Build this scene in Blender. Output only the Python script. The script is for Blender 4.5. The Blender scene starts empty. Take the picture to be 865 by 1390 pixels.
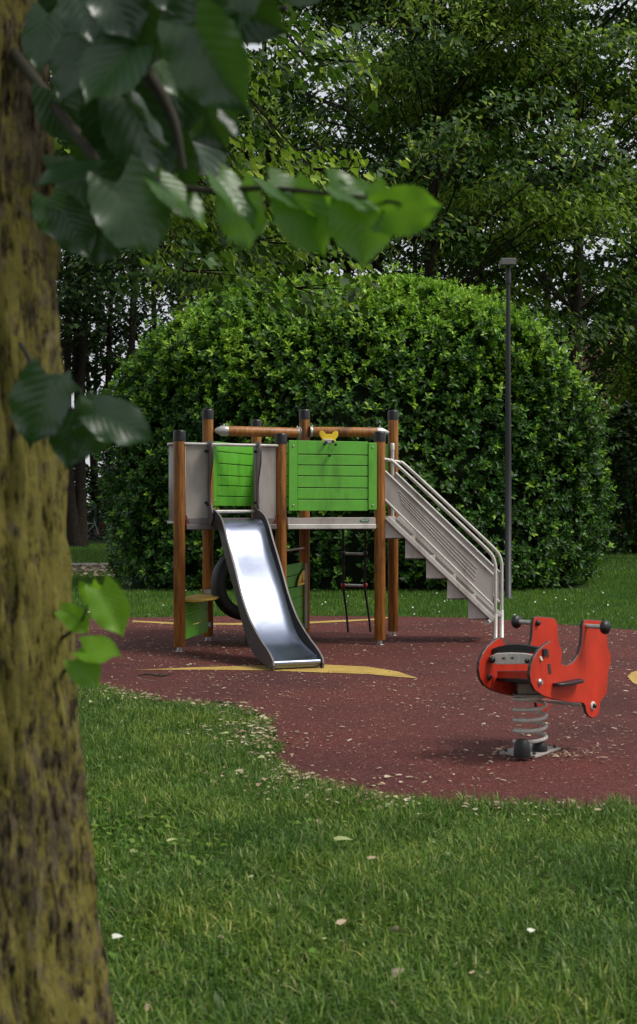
import bpy, math, random
import numpy as np
from mathutils import Vector, Matrix
random.seed(7)
R = np.random.RandomState(11)
PI = math.pi
sc = bpy.context.scene
col = sc.collection
F = 1802.0; CX = 432.5; CY = 695.0; EYE = 1.35      # photo pixels (865 wide), 50 mm lens, horizon at half height

def at(px, py, d):
    return np.array([(px-CX)/F*d, d, EYE-(py-CY)/F*d])
def gnd(px, py, z=0.0):
    d = F*(EYE-z)/(py-CY); return np.array([(px-CX)/F*d, d, z])
def onplane(px, py, P0, dirv):
    """point where the ray through a pixel meets the vertical plane through P0 running along dirv"""
    k = (px-CX)/F
    s = (k*P0[1]-P0[0])/(dirv[0]-k*dirv[1])
    X = P0[0]+dirv[0]*s; Y = P0[1]+dirv[1]*s
    return np.array([X, Y, EYE-(py-CY)/F*Y])
def unit(v):
    v = np.array(v, float); return v/np.linalg.norm(v)

# ------------------------------------------------------------------ materials
def new_mat(name):
    m = bpy.data.materials.new(name); m.use_nodes = True
    nt = m.node_tree; b = nt.nodes['Principled BSDF']
    return m, nt, b
def nd(nt, t, **kw):
    n = nt.nodes.new(t)
    for k, v in kw.items(): setattr(n, k, v)
    return n
def ramp(nt, fac, stops):
    r = nd(nt, 'ShaderNodeValToRGB')
    els = r.color_ramp.elements
    while len(els) < len(stops): els.new(0.5)
    for e, (p, c) in zip(els, stops):
        e.position = p; e.color = (*c, 1) if len(c) == 3 else c
    nt.links.new(fac, r.inputs[0]); return r
def coords(nt, scale=(1, 1, 1), kind='Object'):
    tc = nd(nt, 'ShaderNodeTexCoord'); mp = nd(nt, 'ShaderNodeMapping')
    mp.inputs['Scale'].default_value = scale
    nt.links.new(tc.outputs[kind], mp.inputs[0]); return mp.outputs[0]
def noise(nt, vec, scale, detail=4, rough=.55):
    n = nd(nt, 'ShaderNodeTexNoise'); n.inputs['Scale'].default_value = scale
    n.inputs['Detail'].default_value = detail; n.inputs['Roughness'].default_value = rough
    nt.links.new(vec, n.inputs['Vector']); return n.outputs['Fac']
def bump(nt, b, h, strength=.3, dist=.01):
    bp = nd(nt, 'ShaderNodeBump'); bp.inputs['Strength'].default_value = strength
    bp.inputs['Distance'].default_value = dist
    nt.links.new(h, bp.inputs['Height']); nt.links.new(bp.outputs[0], b.inputs['Normal']); return bp
def mixc(nt, fac, a, b_, mode='MIX'):
    m = nd(nt, 'ShaderNodeMix', data_type='RGBA', blend_type=mode)
    for sock, v in ((m.inputs[0], fac), (m.inputs[6], a), (m.inputs[7], b_)):
        if isinstance(v, (int, float)): sock.default_value = v
        elif isinstance(v, tuple): sock.default_value = (*v, 1)
        else: nt.links.new(v, sock)
    return m.outputs[2]

def plain(name, c, rough=.5, metal=0, var=.12, scale=30, bumpy=0.0, spec=.5):
    m, nt, b = new_mat(name)
    v = coords(nt); n = noise(nt, v, scale, 5)
    lo = tuple(x*(1-var) for x in c); hi = tuple(min(1, x*(1+var)) for x in c)
    r = ramp(nt, n, [(.3, lo), (.7, hi)])
    g1 = ramp(nt, noise(nt, coords(nt, (1, 1, .25)), 4.5, 7, .65), [(.36, (.70, .68, .64)), (.50, (.95, .95, .94)), (.7, (1.06, 1.05, 1.04))])
    g2 = ramp(nt, noise(nt, coords(nt, (3, 3, 1)), 38, 4, .6), [(.30, (.55, .53, .50)), (.36, (1, 1, 1))])
    cc = mixc(nt, 1.0, r.outputs[0], g1.outputs[0], 'MULTIPLY'); cc = mixc(nt, .45, cc, mixc(nt, 1., cc, g2.outputs[0], 'MULTIPLY'))
    nt.links.new(cc, b.inputs['Base Color'])
    b.inputs['Roughness'].default_value = rough; b.inputs['Metallic'].default_value = metal
    b.inputs['Specular IOR Level'].default_value = spec
    n2 = noise(nt, v, scale*.25, 3)
    rr = nd(nt, 'ShaderNodeMapRange'); rr.inputs['To Min'].default_value = max(0, rough-.08); rr.inputs['To Max'].default_value = min(1, rough+.12)
    nt.links.new(n2, rr.inputs[0]); nt.links.new(rr.outputs[0], b.inputs['Roughness'])
    if bumpy: bump(nt, b, n, bumpy, .004)
    return m

def leaf_mat(name, stops, rough=.4, trans=.3, tcol=(.10, .22, .02), spec=.4, veins=False, patch=0):
    m, nt, b = new_mat(name)
    g = nd(nt, 'ShaderNodeNewGeometry')
    r = ramp(nt, g.outputs['Random Per Island'], stops)
    c = r.outputs[0]
    if patch:
        pr = ramp(nt, noise(nt, coords(nt), patch, 4, .6), [(.33, (.62, .72, .75)), (.5, (1, 1, 1)), (.66, (1.35, 1.18, 1.05))])
        c = mixc(nt, 1.0, c, pr.outputs[0], 'MULTIPLY')
    b.inputs['Roughness'].default_value = rough
    b.inputs['Specular IOR Level'].default_value = spec
    if veins:
        uv = nd(nt, 'ShaderNodeUVMap'); sp = nd(nt, 'ShaderNodeSeparateXYZ'); nt.links.new(uv.outputs[0], sp.inputs[0])
        ab = nd(nt, 'ShaderNodeMath', operation='ABSOLUTE'); nt.links.new(sp.outputs[0], ab.inputs[0])
        m1 = nd(nt, 'ShaderNodeMath', operation='MULTIPLY_ADD'); nt.links.new(ab.outputs[0], m1.inputs[0]); m1.inputs[1].default_value = -.42
        nt.links.new(sp.outputs[1], m1.inputs[2])
        m2 = nd(nt, 'ShaderNodeMath', operation='MULTIPLY'); nt.links.new(m1.outputs[0], m2.inputs[0]); m2.inputs[1].default_value = 7.5
        fr = nd(nt, 'ShaderNodeMath', operation='PINGPONG'); nt.links.new(m2.outputs[0], fr.inputs[0]); fr.inputs[1].default_value = .5
        mr = nd(nt, 'ShaderNodeMapRange'); nt.links.new(fr.outputs[0], mr.inputs[0]); mr.inputs['From Min'].default_value = 0; mr.inputs['From Max'].default_value = .09
        mid = nd(nt, 'ShaderNodeMapRange'); nt.links.new(ab.outputs[0], mid.inputs[0]); mid.inputs['From Max'].default_value = .05
        mn = nd(nt, 'ShaderNodeMath', operation='MINIMUM'); nt.links.new(mr.outputs[0], mn.inputs[0]); nt.links.new(mid.outputs[0], mn.inputs[1])
        inv = nd(nt, 'ShaderNodeMath', operation='SUBTRACT'); inv.inputs[0].default_value = 1; nt.links.new(mn.outputs[0], inv.inputs[1])
        sc_ = nd(nt, 'ShaderNodeMath', operation='MULTIPLY'); nt.links.new(inv.outputs[0], sc_.inputs[0]); sc_.inputs[1].default_value = .2
        c = mixc(nt, sc_.outputs[0], c, (.16, .24, .07))
        bump(nt, b, fr.outputs[0], .22, .004)
    nt.links.new(c, b.inputs['Base Color'])
    t = nd(nt, 'ShaderNodeBsdfTranslucent')
    tc = mixc(nt, .5, c, tcol); nt.links.new(tc, t.inputs[0])
    mx = nd(nt, 'ShaderNodeMixShader'); mx.inputs[0].default_value = trans
    nt.links.new(b.outputs[0], mx.inputs[1]); nt.links.new(t.outputs[0], mx.inputs[2])
    nt.links.new(mx.outputs[0], nt.nodes['Material Output'].inputs[0])
    return m

M = {}
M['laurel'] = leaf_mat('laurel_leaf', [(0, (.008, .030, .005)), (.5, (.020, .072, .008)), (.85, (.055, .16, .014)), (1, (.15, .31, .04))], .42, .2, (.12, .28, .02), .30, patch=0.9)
M['laurel_new_lit'] = leaf_mat('laurel_new_lit_leaf', [(0, (.09, .21, .012)), (.6, (.22, .42, .024)), (1, (.40, .62, .07))], .42, .32, (.2, .4, .03), .30, patch=0.9)  # young growth, brightened further to show light on the hedge top
M['linden'] = leaf_mat('linden_leaf', [(0, (.010, .034, .005)), (.6, (.024, .070, .010)), (1, (.065, .14, .018))], .55, .28, (.12, .26, .02), .3, patch=0.5)
M['linden_light'] = leaf_mat('linden_light_leaf', [(0, (.09, .18, .012)), (.6, (.21, .35, .026)), (1, (.38, .52, .06))], .5, .4, (.18, .32, .03), .3, patch=0.5)
M['bract'] = leaf_mat('linden_bract', [(0, (.24, .34, .05)), (1, (.46, .54, .14))], .5, .4, (.4, .5, .12), .3)
M['dark_tree'] = leaf_mat('dark_leaf', [(0, (.007, .020, .005)), (.7, (.016, .042, .008)), (1, (.035, .080, .012))], .6, .15, (.05, .12, .01), .15, patch=0.4)
M['near_leaf'] = leaf_mat('near_linden_leaf', [(0, (.010, .036, .014)), (.6, (.018, .056, .016)), (1, (.032, .088, .018))], .34, .20, (.12, .28, .01), .6, True, patch=6)
M['backlit_sprig_leaf'] = leaf_mat('backlit_linden_leaf', [(0, (.04, .12, .015)), (1, (.07, .18, .02))], .34, .5, (.30, .62, .02), .6, True)  # brighter copy of the near leaf; the backlight is put into its colour
M['sunlit_leaf'] = leaf_mat('sunlit_linden_leaf', [(0, (.10, .24, .015)), (1, (.17, .34, .02))], .4, .45, (.30, .55, .02), .4, True)  # lightened leaf colour that stands for sun on the low sprig
M['grass'] = leaf_mat('grass_blade', [(0, (.032, .075, .012)), (.4, (.082, .168, .024)), (.8, (.155, .265, .040)), (.95, (.29, .36, .085)), (1, (.42, .40, .18))], .5, .3, (.12, .28, .03), .3, patch=1.6)
M['grass_far'] = leaf_mat('far_grass_blade', [(0, (.04, .10, .014)), (.6, (.085, .19, .022)), (1, (.17, .28, .045))], .6, .3, (.12, .28, .03), .2, patch=0.7)
M['litter'] = leaf_mat('dry_bract', [(0, (.16, .11, .07)), (.5, (.36, .28, .18)), (1, (.58, .52, .38))], .7, .1, (.4, .35, .2), .2)
M['litter_green'] = leaf_mat('fresh_fallen_leaf', [(0, (.20, .26, .08)), (1, (.42, .46, .22))], .6, .1, (.3, .4, .1), .3)
M['petal'] = leaf_mat('white_petal', [(0, (.55, .6, .45)), (1, (.85, .85, .75))], .6, .2, (.7, .7, .6), .2)
M['black'] = plain('black_plastic', (.012, .012, .015), .42)
M['rubber'] = plain('black_rubber', (.010, .010, .012), .55, bumpy=.3)
M['panel_grey'] = plain('beige_grey_laminate', (.40, .365, .34), .45, var=.05, scale=8)
M['panel_side'] = plain('taupe_laminate', (.17, .15, .15), .5, var=.08, scale=8)
M['green'] = plain('green_board', (.115, .42, .035), .42, var=.08, scale=10)
M['yellow'] = plain('yellow_board', (.85, .60, .015), .42, var=.06)
M['yellow_dirty'] = plain('worn_yellow_board', (.55, .36, .05), .55, var=.2)
M['red'] = plain('red_board', (.54, .034, .012), .40, var=.10, scale=9)
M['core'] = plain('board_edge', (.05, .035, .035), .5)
M['silver'] = plain('galvanised_steel', (.45, .445, .435), .38, .55, .1, 40)
M['white_tube'] = plain('powder_coated_tube', (.60, .58, .55), .38, .2, .06, 30)
M['red_metal'] = plain('red_bracket', (.30, .01, .012), .4)
M['slide_side'] = plain('slide_side_panel', (.050, .045, .050), .38, .2, .1, 12)
M['lamp_grey'] = plain('anthracite_paint', (.017, .017, .019), .5)
M['lamp_head'] = plain('grey_lamp_cover', (.16, .15, .145), .5)
M['rope'] = plain('dark_rope', (.020, .018, .018), .8, bumpy=.5)
M['concrete'] = plain('path_gravel', (.30, .29, .26), .9, var=.3, scale=6, bumpy=.4)
M['iron'] = plain('dark_iron', (.02, .022, .025), .5)
M['stucco'] = plain('ochre_plaster', (.55, .36, .18), .85, var=.1)
M['roof'] = plain('clay_tiles', (.30, .12, .07), .8, var=.3)
M['glass'] = plain('window_glass', (.02, .03, .035), .1)
M['white'] = plain('white_plastic', (.62, .60, .55), .45)
M['sign_green'] = plain('green_plate', (.01, .26, .14), .4)
M['sign_yellow'] = plain('sign_yellow', (1.0, .72, .03), .4)
M['sign_red'] = plain('sign_red', (.55, .03, .01), .4)
M['stain'] = plain('concrete_pad', (.42, .40, .37), .85, var=.2)

def wood():
    m, nt, b = new_mat('stained_wood')
    v = coords(nt, (1, 1, .10)); n = noise(nt, v, 45, 6)
    v2 = coords(nt, (1, 1, .35)); k = noise(nt, v2, 6, 3)
    r = ramp(nt, n, [(.25, (.15, .052, .009)), (.5, (.31, .118, .019)), (.8, (.47, .215, .045))])
    r2 = ramp(nt, k, [(.30, (.40, .34, .30)), (.42, (.85, .85, .85)), (.7, (1.15, 1.1, 1.05))])
    c = mixc(nt, 1.0, r.outputs[0], r2.outputs[0], 'MULTIPLY')
    # knots
    vo = nd(nt, 'ShaderNodeTexVoronoi'); vo.inputs['Scale'].default_value = 3.2
    nt.links.new(coords(nt, (1.6, 1.6, 1)), vo.inputs['Vector'])
    kr = ramp(nt, vo.outputs['Distance'], [(.05, (.30, .25, .2)), (.12, (1, 1, 1))])
    c = mixc(nt, .8, c, mixc(nt, 1.0, c, kr.outputs[0], 'MULTIPLY'))
    nt.links.new(c, b.inputs['Base Color']); b.inputs['Roughness'].default_value = .48
    bump(nt, b, n, .25, .003); return m
M['wood'] = wood()

def steel():
    m, nt, b = new_mat('brushed_stainless')
    v = coords(nt, (1, 1, 1)); n = noise(nt, v, 5, 5)
    b.inputs['Base Color'].default_value = (.29, .325, .43, 1); b.inputs['Metallic'].default_value = 1
    mr = nd(nt, 'ShaderNodeMapRange'); mr.inputs['To Min'].default_value = .22; mr.inputs['To Max'].default_value = .40
    nt.links.new(n, mr.inputs[0]); nt.links.new(mr.outputs[0], b.inputs['Roughness'])
    bump(nt, b, noise(nt, v, 2.5, 3), .25, .01); return m
M['steel'] = steel()

def rubber_ground():
    m, nt, b = new_mat('red_rubber_granulate')
    v = coords(nt)
    vo = nd(nt, 'ShaderNodeTexVoronoi'); vo.inputs['Scale'].default_value = 150; nt.links.new(v, vo.inputs['Vector'])
    sp = nd(nt, 'ShaderNodeSeparateColor'); nt.links.new(vo.outputs['Color'], sp.inputs[0])
    gr = ramp(nt, sp.outputs[0], [(0, (.042, .009, .008)), (.5, (.078, .0155, .0125)), (.9, (.125, .030, .024)), (1, (.22, .095, .075))])
    big = noise(nt, v, .8, 5, .6)
    wear = ramp(nt, big, [(.32, (.66, .68, .72)), (.5, (.98, .98, 1.0)), (.7, (1.22, 1.12, 1.05))])
    c = mixc(nt, 1.0, gr.outputs[0], wear.outputs[0], 'MULTIPLY')
    # dust and crumbs of dry bracts
    v2 = nd(nt, 'ShaderNodeTexVoronoi'); v2.inputs['Scale'].default_value = 26; nt.links.new(v, v2.inputs['Vector'])
    s2 = nd(nt, 'ShaderNodeSeparateColor'); nt.links.new(v2.outputs['Color'], s2.inputs[0])
    d1 = nd(nt, 'ShaderNodeMath', operation='LESS_THAN'); nt.links.new(v2.outputs['Distance'], d1.inputs[0]); d1.inputs[1].default_value = .16
    d2 = nd(nt, 'ShaderNodeMath', operation='GREATER_THAN'); nt.links.new(s2.outputs[1], d2.inputs[0]); d2.inputs[1].default_value = .84
    d3 = nd(nt, 'ShaderNodeMath', operation='MULTIPLY'); nt.links.new(d1.outputs[0], d3.inputs[0]); nt.links.new(d2.outputs[0], d3.inputs[1])
    c = mixc(nt, d3.outputs[0], c, (.34, .24, .19))
    nt.links.new(c, b.inputs['Base Color']); b.inputs['Roughness'].default_value = .8
    b.inputs['Specular IOR Level'].default_value = .3
    bump(nt, b, vo.outputs['Distance'], .6, .004); return m
M['rubber_ground'] = rubber_ground()

def yellow_ground():
    m, nt, b = new_mat('yellow_rubber_granulate')
    v = coords(nt)
    vo = nd(nt, 'ShaderNodeTexVoronoi'); vo.inputs['Scale'].default_value = 150; nt.links.new(v, vo.inputs['Vector'])
    sp = nd(nt, 'ShaderNodeSeparateColor'); nt.links.new(vo.outputs['Color'], sp.inputs[0])
    gr = ramp(nt, sp.outputs[0], [(0, (.36, .23, .05)), (1, (.58, .40, .09))])
    w = ramp(nt, noise(nt, v, 3, 6), [(.3, (.7, .68, .65)), (.6, (1, 1, 1))])
    nt.links.new(mixc(nt, 1., gr.outputs[0], w.outputs[0], 'MULTIPLY'), b.inputs['Base Color'])
    b.inputs['Roughness'].default_value = .8; bump(nt, b, vo.outputs['Distance'], .6, .004); return m
M['yellow_ground'] = yellow_ground()

def soil(name, stops, scale=3.):
    m, nt, b = new_mat(name); v = coords(nt)
    r = ramp(nt, noise(nt, v, scale, 8, .65), stops)
    f = ramp(nt, noise(nt, v, 60, 4), [(.3, (.6, .6, .6)), (.7, (1.3, 1.3, 1.3))])
    nt.links.new(mixc(nt, 1., r.outputs[0], f.outputs[0], 'MULTIPLY'), b.inputs['Base Color'])
    b.inputs['Roughness'].default_value = .95; b.inputs['Specular IOR Level'].default_value = .1
    bump(nt, b, noise(nt, v, 40, 6), .7, .02); return m
M['soil'] = soil('lawn_soil', [(.3, (.022, .040, .012)), (.55, (.035, .070, .014)), (.75, (.06, .075, .025))])
M['earth'] = soil('leaf_covered_earth', [(.3, (.09, .07, .045)), (.5, (.17, .14, .10)), (.62, (.34, .30, .24)), (.75, (.12, .12, .05))], 5)

def bark(name, dark, mid, light, lichen, lich_amt=.5, k=1.0):
    m, nt, b = new_mat(name)
    n = noise(nt, coords(nt, (1, 1, .22)), 55*k, 8, .68)
    n2 = noise(nt, coords(nt, (1, 1, .4)), 90*k, 5, .6)
    ad = nd(nt, 'ShaderNodeMath', operation='MULTIPLY_ADD'); nt.links.new(n2, ad.inputs[0]); ad.inputs[1].default_value = .35; nt.links.new(n, ad.inputs[2])
    h = ad.outputs[0]
    r = ramp(nt, h, [(.52, dark), (.66, mid), (.86, light)])
    l = noise(nt, coords(nt, (1, 1, .45)), 4.5, 5, .6)
    l2 = noise(nt, coords(nt, (1, 1, .5)), 42, 6, .75)
    ml = nd(nt, 'ShaderNodeMath', operation='MULTIPLY_ADD'); nt.links.new(l2, ml.inputs[0]); ml.inputs[1].default_value = 1.1; nt.links.new(l, ml.inputs[2])
    hf = nd(nt, 'ShaderNodeMath', operation='MULTIPLY'); nt.links.new(ml.outputs[0], hf.inputs[0]); hf.inputs[1].default_value = .5
    lr = ramp(nt, hf.outputs[0], [(.68-lich_amt*.24, (0, 0, 0)), (.68-lich_amt*.24+.07, (.9, .9, .9))])
    c = mixc(nt, lr.outputs[0], r.outputs[0], lichen)
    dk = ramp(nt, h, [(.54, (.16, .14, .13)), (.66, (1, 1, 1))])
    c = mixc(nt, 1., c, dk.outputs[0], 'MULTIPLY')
    sp_ = ramp(nt, noise(nt, coords(nt), 11, 3), [(.66, (0, 0, 0)), (.72, (.4, .4, .4))])
    c = mixc(nt, sp_.outputs[0], c, tuple(min(1, x*1.5+.03) for x in light))
    og = ramp(nt, noise(nt, coords(nt), 17, 3), [(.68, (0, 0, 0)), (.73, (.6, .6, .6))])
    c = mixc(nt, og.outputs[0], c, tuple(x*1.5 for x in lichen))
    nt.links.new(c, b.inputs['Base Color']); b.inputs['Roughness'].default_value = .92
    b.inputs['Specular IOR Level'].default_value = .15
    bump(nt, b, h, .9, .02); return m
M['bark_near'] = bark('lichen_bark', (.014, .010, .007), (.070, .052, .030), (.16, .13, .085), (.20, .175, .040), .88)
M['bark'] = bark('dark_bark', (.012, .009, .007), (.028, .021, .016), (.055, .043, .034), (.04, .045, .02), .35)
M['twig'] = plain('twig_bark', (.030, .026, .014), .8, bumpy=.3)
M['hull'] = plain('inner_shade', (.010, .016, .006), .95, var=.4, scale=14, bumpy=.6, spec=.05)  # dark colour painted for the shade deep inside the hedge

# ------------------------------------------------------------------ object helpers
def link(name, me, mats, parent=None):
    o = bpy.data.objects.new(name, me); col.objects.link(o)
    for m in (mats if isinstance(mats, (list, tuple)) else [mats]): me.materials.append(M[m] if isinstance(m, str) else m)
    if parent is not None: o.parent = parent
    return o
def tag(o, label=None, cat=None, group=None, kind=None):
    if label: o['label'] = label
    if cat: o['category'] = cat
    if group: o['group'] = group
    if kind: o['kind'] = kind
    return o
def empty(name, loc, label, cat, group=None):
    o = bpy.data.objects.new(name, None); col.objects.link(o); o.location = loc
    o.empty_display_size = .2
    return tag(o, label, cat, group)
def npmesh(name, V, Fc, mats, parent=None, smooth=False, uv=None, off=None, mi=None):
    V = np.asarray(V, np.float32)
    if off is not None: V = V-np.asarray(off, np.float32)
    Fc = np.asarray(Fc, np.int32); k = Fc.shape[1]; n = len(Fc)
    me = bpy.data.meshes.new(name)
    me.vertices.add(len(V)); me.vertices.foreach_set('co', V.ravel())
    me.loops.add(n*k); me.loops.foreach_set('vertex_index', Fc.ravel())
    me.polygons.add(n); me.polygons.foreach_set('loop_start', np.arange(n, dtype=np.int32)*k)
    if smooth: me.polygons.foreach_set('use_smooth', np.ones(n, bool))
    if mi is not None: me.polygons.foreach_set('material_index', np.asarray(mi, np.int32))
    me.update(calc_edges=True)
    if uv is not None:
        l = me.uv_layers.new(name='UVMap'); l.data.foreach_set('uv', np.asarray(uv, np.float32)[Fc.ravel()].ravel())
    return link(name, me, mats, parent)

class MB:
    def __init__(s): s.v = []; s.f = []; s.m = []; s.sm = []; s.st = []
    def mark(s): s.st.append((len(s.v), len(s.f)))
    def add(s, V, Fs, mi=0, smooth=False):
        o = len(s.v); s.v += [tuple(map(float, p)) for p in V]
        for f in Fs: s.f.append(tuple(i+o for i in f)); s.m.append(mi); s.sm.append(smooth)
    def obox(s, o, ux, uy, uz, mi=0, bev=0.0):
        """box from corner o spanned by three vectors; bev chamfers all edges"""
        s.mark()
        o, ux, uy, uz = (np.array(a, float) for a in (o, ux, uy, uz))
        c = o+(ux+uy+uz)/2; L = [np.linalg.norm(a) for a in (ux, uy, uz)]; U = [a/l for a, l in zip((ux, uy, uz), L)]
        h = [l/2 for l in L]; b = min(bev, min(h)*.8)
        if b <= 0:
            V = [c+sx*h[0]*U[0]+sy*h[1]*U[1]+sz*h[2]*U[2] for sx in (-1, 1) for sy in (-1, 1) for sz in (-1, 1)]
            s.add(V, [(0, 1, 3, 2), (4, 6, 7, 5), (0, 4, 5, 1), (2, 3, 7, 6), (0, 2, 6, 4), (1, 5, 7, 3)], mi); return
        V = []; idx = {}
        for sx in (-1, 1):
            for sy in (-1, 1):
                for sz in (-1, 1):
                    for ax in range(3):
                        r = [h[0]-b, h[1]-b, h[2]-b]; r[ax] = h[ax]
                        idx[(sx, sy, sz, ax)] = len(V)
                        V.append(c+sx*r[0]*U[0]+sy*r[1]*U[1]+sz*r[2]*U[2])
        Fs = []
        S = (-1, 1)
        for ax in range(3):
            o1, o2 = [a for a in range(3) if a != ax]
            for s0 in S:
                q = []
                for a, b_ in ((-1, -1), (1, -1), (1, 1), (-1, 1)):
                    k = [0, 0, 0]; k[ax] = s0; k[o1] = a; k[o2] = b_; q.append(idx[(*k, ax)])
                Fs.append(tuple(q))
            for a in S:
                for b_ in S:
                    k1 = [0, 0, 0]; k2 = [0, 0, 0]
                    k1[o1] = k2[o1] = a; k1[o2] = k2[o2] = b_; k1[ax] = -1; k2[ax] = 1
                    Fs.append((idx[(*k1, o1)], idx[(*k2, o1)], idx[(*k2, o2)], idx[(*k1, o2)]))
        for a in S:
            for b_ in S:
                for c_ in S: Fs.append(tuple(idx[(a, b_, c_, ax)] for ax in range(3)))
        s.add(V, Fs, mi)
    def box(s, lo, hi, mi=0, bev=0.0):
        lo = np.array(lo, float); hi = np.array(hi, float); d = hi-lo
        s.obox(lo, (d[0], 0, 0), (0, d[1], 0), (0, 0, d[2]), mi, bev)
    def bar(s, p, q, w, h, up=(0, 0, 1), mi=0, bev=.003):
        """rectangular bar p->q, width w sideways, height h along up"""
        p = np.array(p, float); q = np.array(q, float); t = q-p; L = np.linalg.norm(t); t /= L
        side = unit(np.cross(t, up)); u = np.cross(side, t)
        s.obox(p-side*w/2-u*h/2, t*L, side*w, u*h, mi, bev)
    def tube(s, pts, r, n=12, mi=0, caps=True):
        s.mark()
        P = [np.array(p, float) for p in pts]; m = len(P)
        rr = r if hasattr(r, '__len__') else [r]*m
        T = [unit(P[min(i+1, m-1)]-P[max(i-1, 0)]) for i in range(m)]
        a = np.array([0, 0, 1.]) if abs(T[0][2]) < .9 else np.array([1., 0, 0])
        N = unit(np.cross(T[0], a)); V = []
        for i in range(m):
            N = unit(N-T[i]*np.dot(N, T[i])); B = np.cross(T[i], N)
            for k in range(n):
                an = 2*PI*k/n; V.append(P[i]+rr[i]*(math.cos(an)*N+math.sin(an)*B))
        Fs = [(i*n+k, i*n+(k+1) % n, (i+1)*n+(k+1) % n, (i+1)*n+k) for i in range(m-1) for k in range(n)]
        s.add(V, Fs, mi, True)
        if caps:
            s.add([V[k] for k in range(n)], [tuple(range(n))[::-1]], mi); s.add([V[(m-1)*n+k] for k in range(n)], [tuple(range(n))], mi)
    def lathe(s, p, ax, prof, n=24, mi=0, smooth=True):
        """prof: list of (distance along ax, radius)"""
        s.mark()
        ax = unit(ax); a = np.array([0, 0, 1.]) if abs(ax[2]) < .9 else np.array([1., 0, 0])
        N = unit(np.cross(ax, a)); B = np.cross(ax, N); V = []
        for (h, r) in prof:
            for k in range(n):
                an = 2*PI*k/n; V.append(np.array(p)+ax*h+r*(math.cos(an)*N+math.sin(an)*B))
        m = len(prof)
        s.add(V, [(i*n+k, i*n+(k+1) % n, (i+1)*n+(k+1) % n, (i+1)*n+k) for i in range(m-1) for k in range(n)], mi, smooth)
        s.add([V[k] for k in range(n)], [tuple(range(n))[::-1]], mi); s.add([V[(m-1)*n+k] for k in range(n)], [tuple(range(n))], mi)
    def prism(s, pts, th, mi=0, mi_edge=None, bev=0.0):
        """closed planar outline extruded by vector th"""
        s.mark()
        P = [np.array(p, float) for p in pts]; n = len(P); th = np.array(th, float); tl = np.linalg.norm(th); tn = th/tl
        me = mi if mi_edge is None else mi_edge
        if bev > 0:
            C = []
            for i in range(n):
                a = unit(P[i]-P[i-1]); b = unit(P[(i+1) % n]-P[i]); na = np.cross(tn, a); nb = np.cross(tn, b)
                d = unit(na+nb) if np.linalg.norm(na+nb) > 1e-6 else na
                C.append(d)
            area = sum(np.dot(np.cross(P[i]-P[0], P[(i+1) % n]-P[0]), tn) for i in range(n)); sg = 1 if area > 0 else -1
            rings = [[P[i]+sg*C[i]*bev for i in range(n)], [P[i]+tn*bev for i in range(n)], [P[i]+tn*(tl-bev) for i in range(n)], [P[i]+sg*C[i]*bev+th for i in range(n)]]
        else: rings = [P, [p+th for p in P]]
        V = [p for r in rings for p in r]; k = len(rings)
        o = len(s.v)
        s.add(V, [(j*n+i, j*n+(i+1) % n, (j+1)*n+(i+1) % n, (j+1)*n+i) for j in range(k-1) for i in range(n)], me)
        s.f.append(tuple(o+i for i in range(n))[::-1]); s.m.append(mi); s.sm.append(False)
        s.f.append(tuple(o+(k-1)*n+i for i in range(n))); s.m.append(mi); s.sm.append(False)
    def build(s, name, mats, parent=None, origin=None):
        off = np.array(origin if origin is not None else (0, 0, 0), float)
        me = bpy.data.meshes.new(name)
        me.from_pydata([tuple(np.array(v)-off) for v in s.v], [], s.f)
        me.polygons.foreach_set('material_index', s.m); me.polygons.foreach_set('use_smooth', s.sm)
        me.update()
        o = link(name, me, mats, parent)
        return o

def each(mb, name, mats, parent, origin):
    """every shape added to mb becomes an object of its own"""
    st = mb.st+[(len(mb.v), len(mb.f))]
    for (a, fa), (b, fb) in zip(st[:-1], st[1:]):
        q = MB(); q.v = mb.v[a:b]; q.f = [tuple(i-a for i in f) for f in mb.f[fa:fb]]; q.m = mb.m[fa:fb]; q.sm = mb.sm[fa:fb]
        q.build(name, mats, parent, origin)

def bez(pts, n=8):
    """Catmull-Rom through points"""
    P = [np.array(p, float) for p in pts]; P = [2*P[0]-P[1]]+P+[2*P[-1]-P[-2]]; out = []
    for i in range(1, len(P)-2):
        for k in range(n):
            t = k/n; a, b, c, d = P[i-1], P[i], P[i+1], P[i+2]
            out.append(.5*((2*b)+(c-a)*t+(2*a-5*b+4*c-d)*t*t+(3*b-a-3*c+d)*t**3))
    out.append(P[-2]); return out

# leaves ------------------------------------------------------------
def norm_rows(a): return a/np.maximum(np.linalg.norm(a, axis=1, keepdims=True), 1e-9)
def scatter(name, Cn, Tn, Nn, S, tmpl, faces, mats, parent=None, smooth=True, off=None, mi=None, W=None):
    """one mesh with a template leaf at each centre: T tip direction, N normal, S size, W width factor"""
    T = norm_rows(Tn); X = norm_rows(np.cross(T, Nn)); N = np.cross(X, T)
    t = np.asarray(tmpl, float); k = len(t); n = len(Cn)
    w = np.ones(n) if W is None else W
    V = Cn[:, None, :]+S[:, None, None]*(t[None, :, 0:1]*w[:, None, None]*X[:, None, :]+t[None, :, 1:2]*T[:, None, :]+t[None, :, 2:3]*N[:, None, :])
    f = np.asarray(faces, np.int64); Fc = (f[None]+(np.arange(n)*k)[:, None, None]).reshape(-1, f.shape[1])
    m = None if mi is None else np.repeat(mi, len(f))
    return npmesh(name, V.reshape(-1, 3), Fc, mats, parent, smooth, off=off, mi=m)
RHOMB = [(0, 0, 0), (.34, .42, .07), (0, 1, -.04), (-.34, .42, .07)]; RHF = [(0, 1, 2), (0, 2, 3)]
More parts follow.
